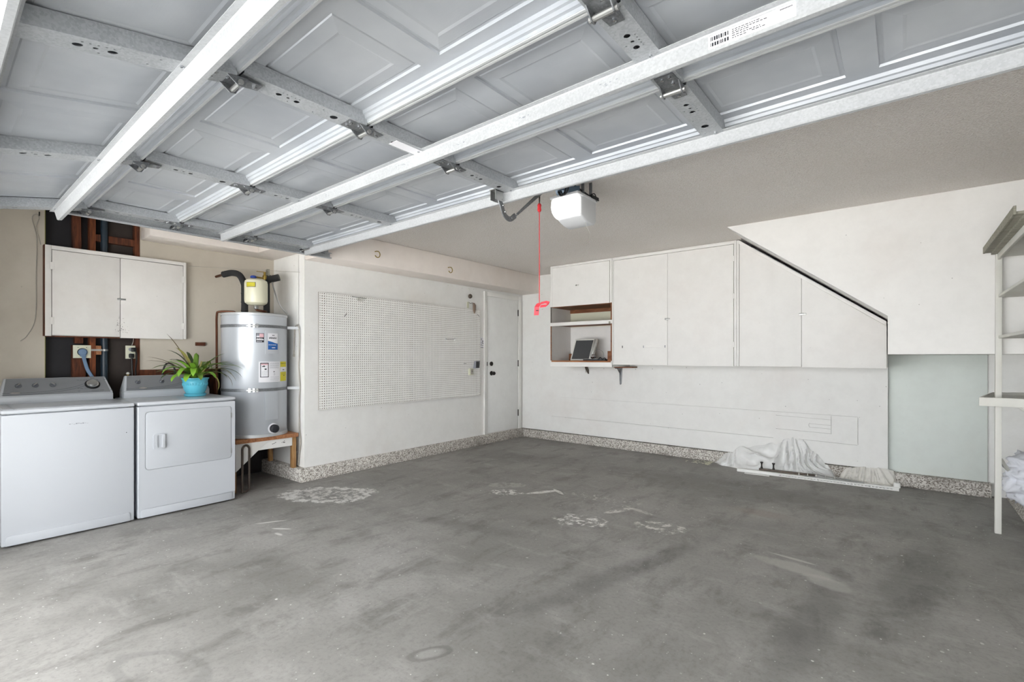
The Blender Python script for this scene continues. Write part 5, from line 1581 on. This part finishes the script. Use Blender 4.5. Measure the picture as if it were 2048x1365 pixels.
heap('drop_cloth', 'small crumpled off-white cloth at the end of the plywood panel', 'cloth', 'cloth_white', -0.545, -0.04,
     [(-0.545, 0.02), (-0.45, 0.13), (-0.3, 0.15), (-0.15, 0.16), (-0.06, 0.14), (-0.04, 0.05)],
     [(-0.545, 6.08), (-0.4, 6.02), (-0.1, 6.02), (-0.04, 6.05)], 70, 24, 5.3, (-0.3, 0.3), fold=0.03)
bd = thing('blind_rail', 'long white perforated blind rail lying before the crumpled sheet', 'rail', (-0.75, 5.88, 0))
def bar(par, name, mat, a, b, wdt, h0, h1, bev=0.002):
    a, b = Vector(a), Vector(b)
    t = (b - a).normalized()
    nn = Vector((-t.y, t.x, 0)) * wdt / 2
    m = MB().hexa([a - nn + Vector((0, 0, h0)), b - nn + Vector((0, 0, h0)), b + nn + Vector((0, 0, h0)), a + nn + Vector((0, 0, h0))],
                  [a - nn + Vector((0, 0, h1)), b - nn + Vector((0, 0, h1)), b + nn + Vector((0, 0, h1)), a + nn + Vector((0, 0, h1))])
    return m.build(name, mat, par, bev)
ra_, rb_ = Vector((-1.45, 5.80, 0)), Vector((-0.035, 5.915, 0))
rt_ = (rb_ - ra_).normalized()
rn_ = Vector((-rt_.y, rt_.x, 0))
bar(bd, 'channel', 'trim_white', ra_, rb_, 0.055, 0.029, 0.032, 0.0008)
bar(bd, 'channel_base', 'trim_white', ra_, rb_, 0.055, 0.0, 0.003, 0.0008)
bar(bd, 'channel_back', 'trim_white', ra_ + rn_ * 0.026, rb_ + rn_ * 0.026, 0.003, 0.003, 0.029, 0.0)
ln_ = (rb_ - ra_).length
plate(rect(0, ln_, 0.002, 0.030), [rect(ln_ * (0.30 + 0.02 * i) - 0.008, ln_ * (0.30 + 0.02 * i) + 0.008, 0.011, 0.021) for i in range(34)], 0.002,
      lambda u, v, w_: ra_ + rt_ * u - rn_ * (0.0262 + w_) + Vector((0, 0, v))).build('perforated_face', 'trim_white', bd)
bar(bd, 'end_cap', 'trim_white', (-0.075, 5.935, 0), (-0.022, 5.94, 0), 0.06, 0.02, 0.072, 0.012)
tag(bar(None, 'blind_strip', 'trim_white', (-1.36, 5.735, 0), (-1.12, 5.765, 0), 0.05, 0.0, 0.006), 'short flat white strip lying in front of the blind rail', 'strip')
rk = thing('curtain_rail', 'dark metal rail with two upright knobs on the white blind rail', 'rail', (-0.95, 5.86, 0.03))
bar(rk, 'channel', 'pipe_brown', (-1.24, 5.857, 0), (-0.72, 5.907, 0), 0.035, 0.0325, 0.052)
for x, y in ((-1.215, 5.860), (-1.10, 5.870)):
    MB().lathe((x, y, 0.05), [(0.014, 0), (0.012, 0.01), (0.007, 0.03), (0.008, 0.055), (0.016, 0.066), (0.014, 0.074)], 12).build('knob', 'bronze_dark', rk, smooth=True)
for i, (a, b, h) in enumerate((((-0.745, 5.903, 0.0605), (-0.10, 5.962, 0.008), 0.007), ((-0.86, 5.936, 0.006), (-0.10, 5.995, 0.006), 0.006), ((-0.80, 5.8335, 0.0378), (-0.30, 5.874, 0.0378), 0.006))):
    tag(MB().tube([a, b], h, 8).build('curtain_rod', 'steel' if i != 1 else 'trim_white', smooth=True),
        ('thin grey metal rod propped on the end of the dark curtain rail', 'thin white rod lying on the floor behind the blind rail', 'short thin grey rod on the blind rail')[i], 'rod')
for i in range(5):
    t = 0.42 + 0.055 * i
    p = ra_.lerp(rb_, t)
    c_ = thing('rail_clip', 'small metal carrier clip on the white blind rail', 'clip', (p.x, p.y, 0.032), 'carrier clips on the blind rail')
    box(p.x - 0.01, p.x + 0.01, p.y - 0.012, p.y + 0.012, 0.031, 0.040).build('base', 'steel', c_, 0.002)
    box(p.x - 0.003, p.x + 0.003, p.y - 0.006, p.y + 0.006, 0.039, 0.062).build('stem', 'cord_white', c_, 0.001)
# peeled flakes by the curb
fk = MB()
rf = random.Random(21)
for i in range(150):
    x = min(rf.gauss(-1.84, 0.10), -1.79 - 0.04 * rf.random())
    y = rf.uniform(5.88, 6.10)
    s_ = rf.uniform(0.004, 0.016)
    a = rf.uniform(0, 6.28)
    z = rf.uniform(0.0025, 0.006)
    q = [(x + s_ * math.cos(a + k), y + s_ * math.sin(a + k), z + 0.002 * math.sin(k * 3)) for k in (0, 1.4, 2.9, 4.6)]
    fk.add(q, [(0, 1, 2, 3)])
fo = fk.build('paint_flakes', 'plate_ivory', recalc=False)
tag(fo, 'scatter of peeled paint flakes on the floor beside the plastic sheet', 'debris', None, 'stuff')
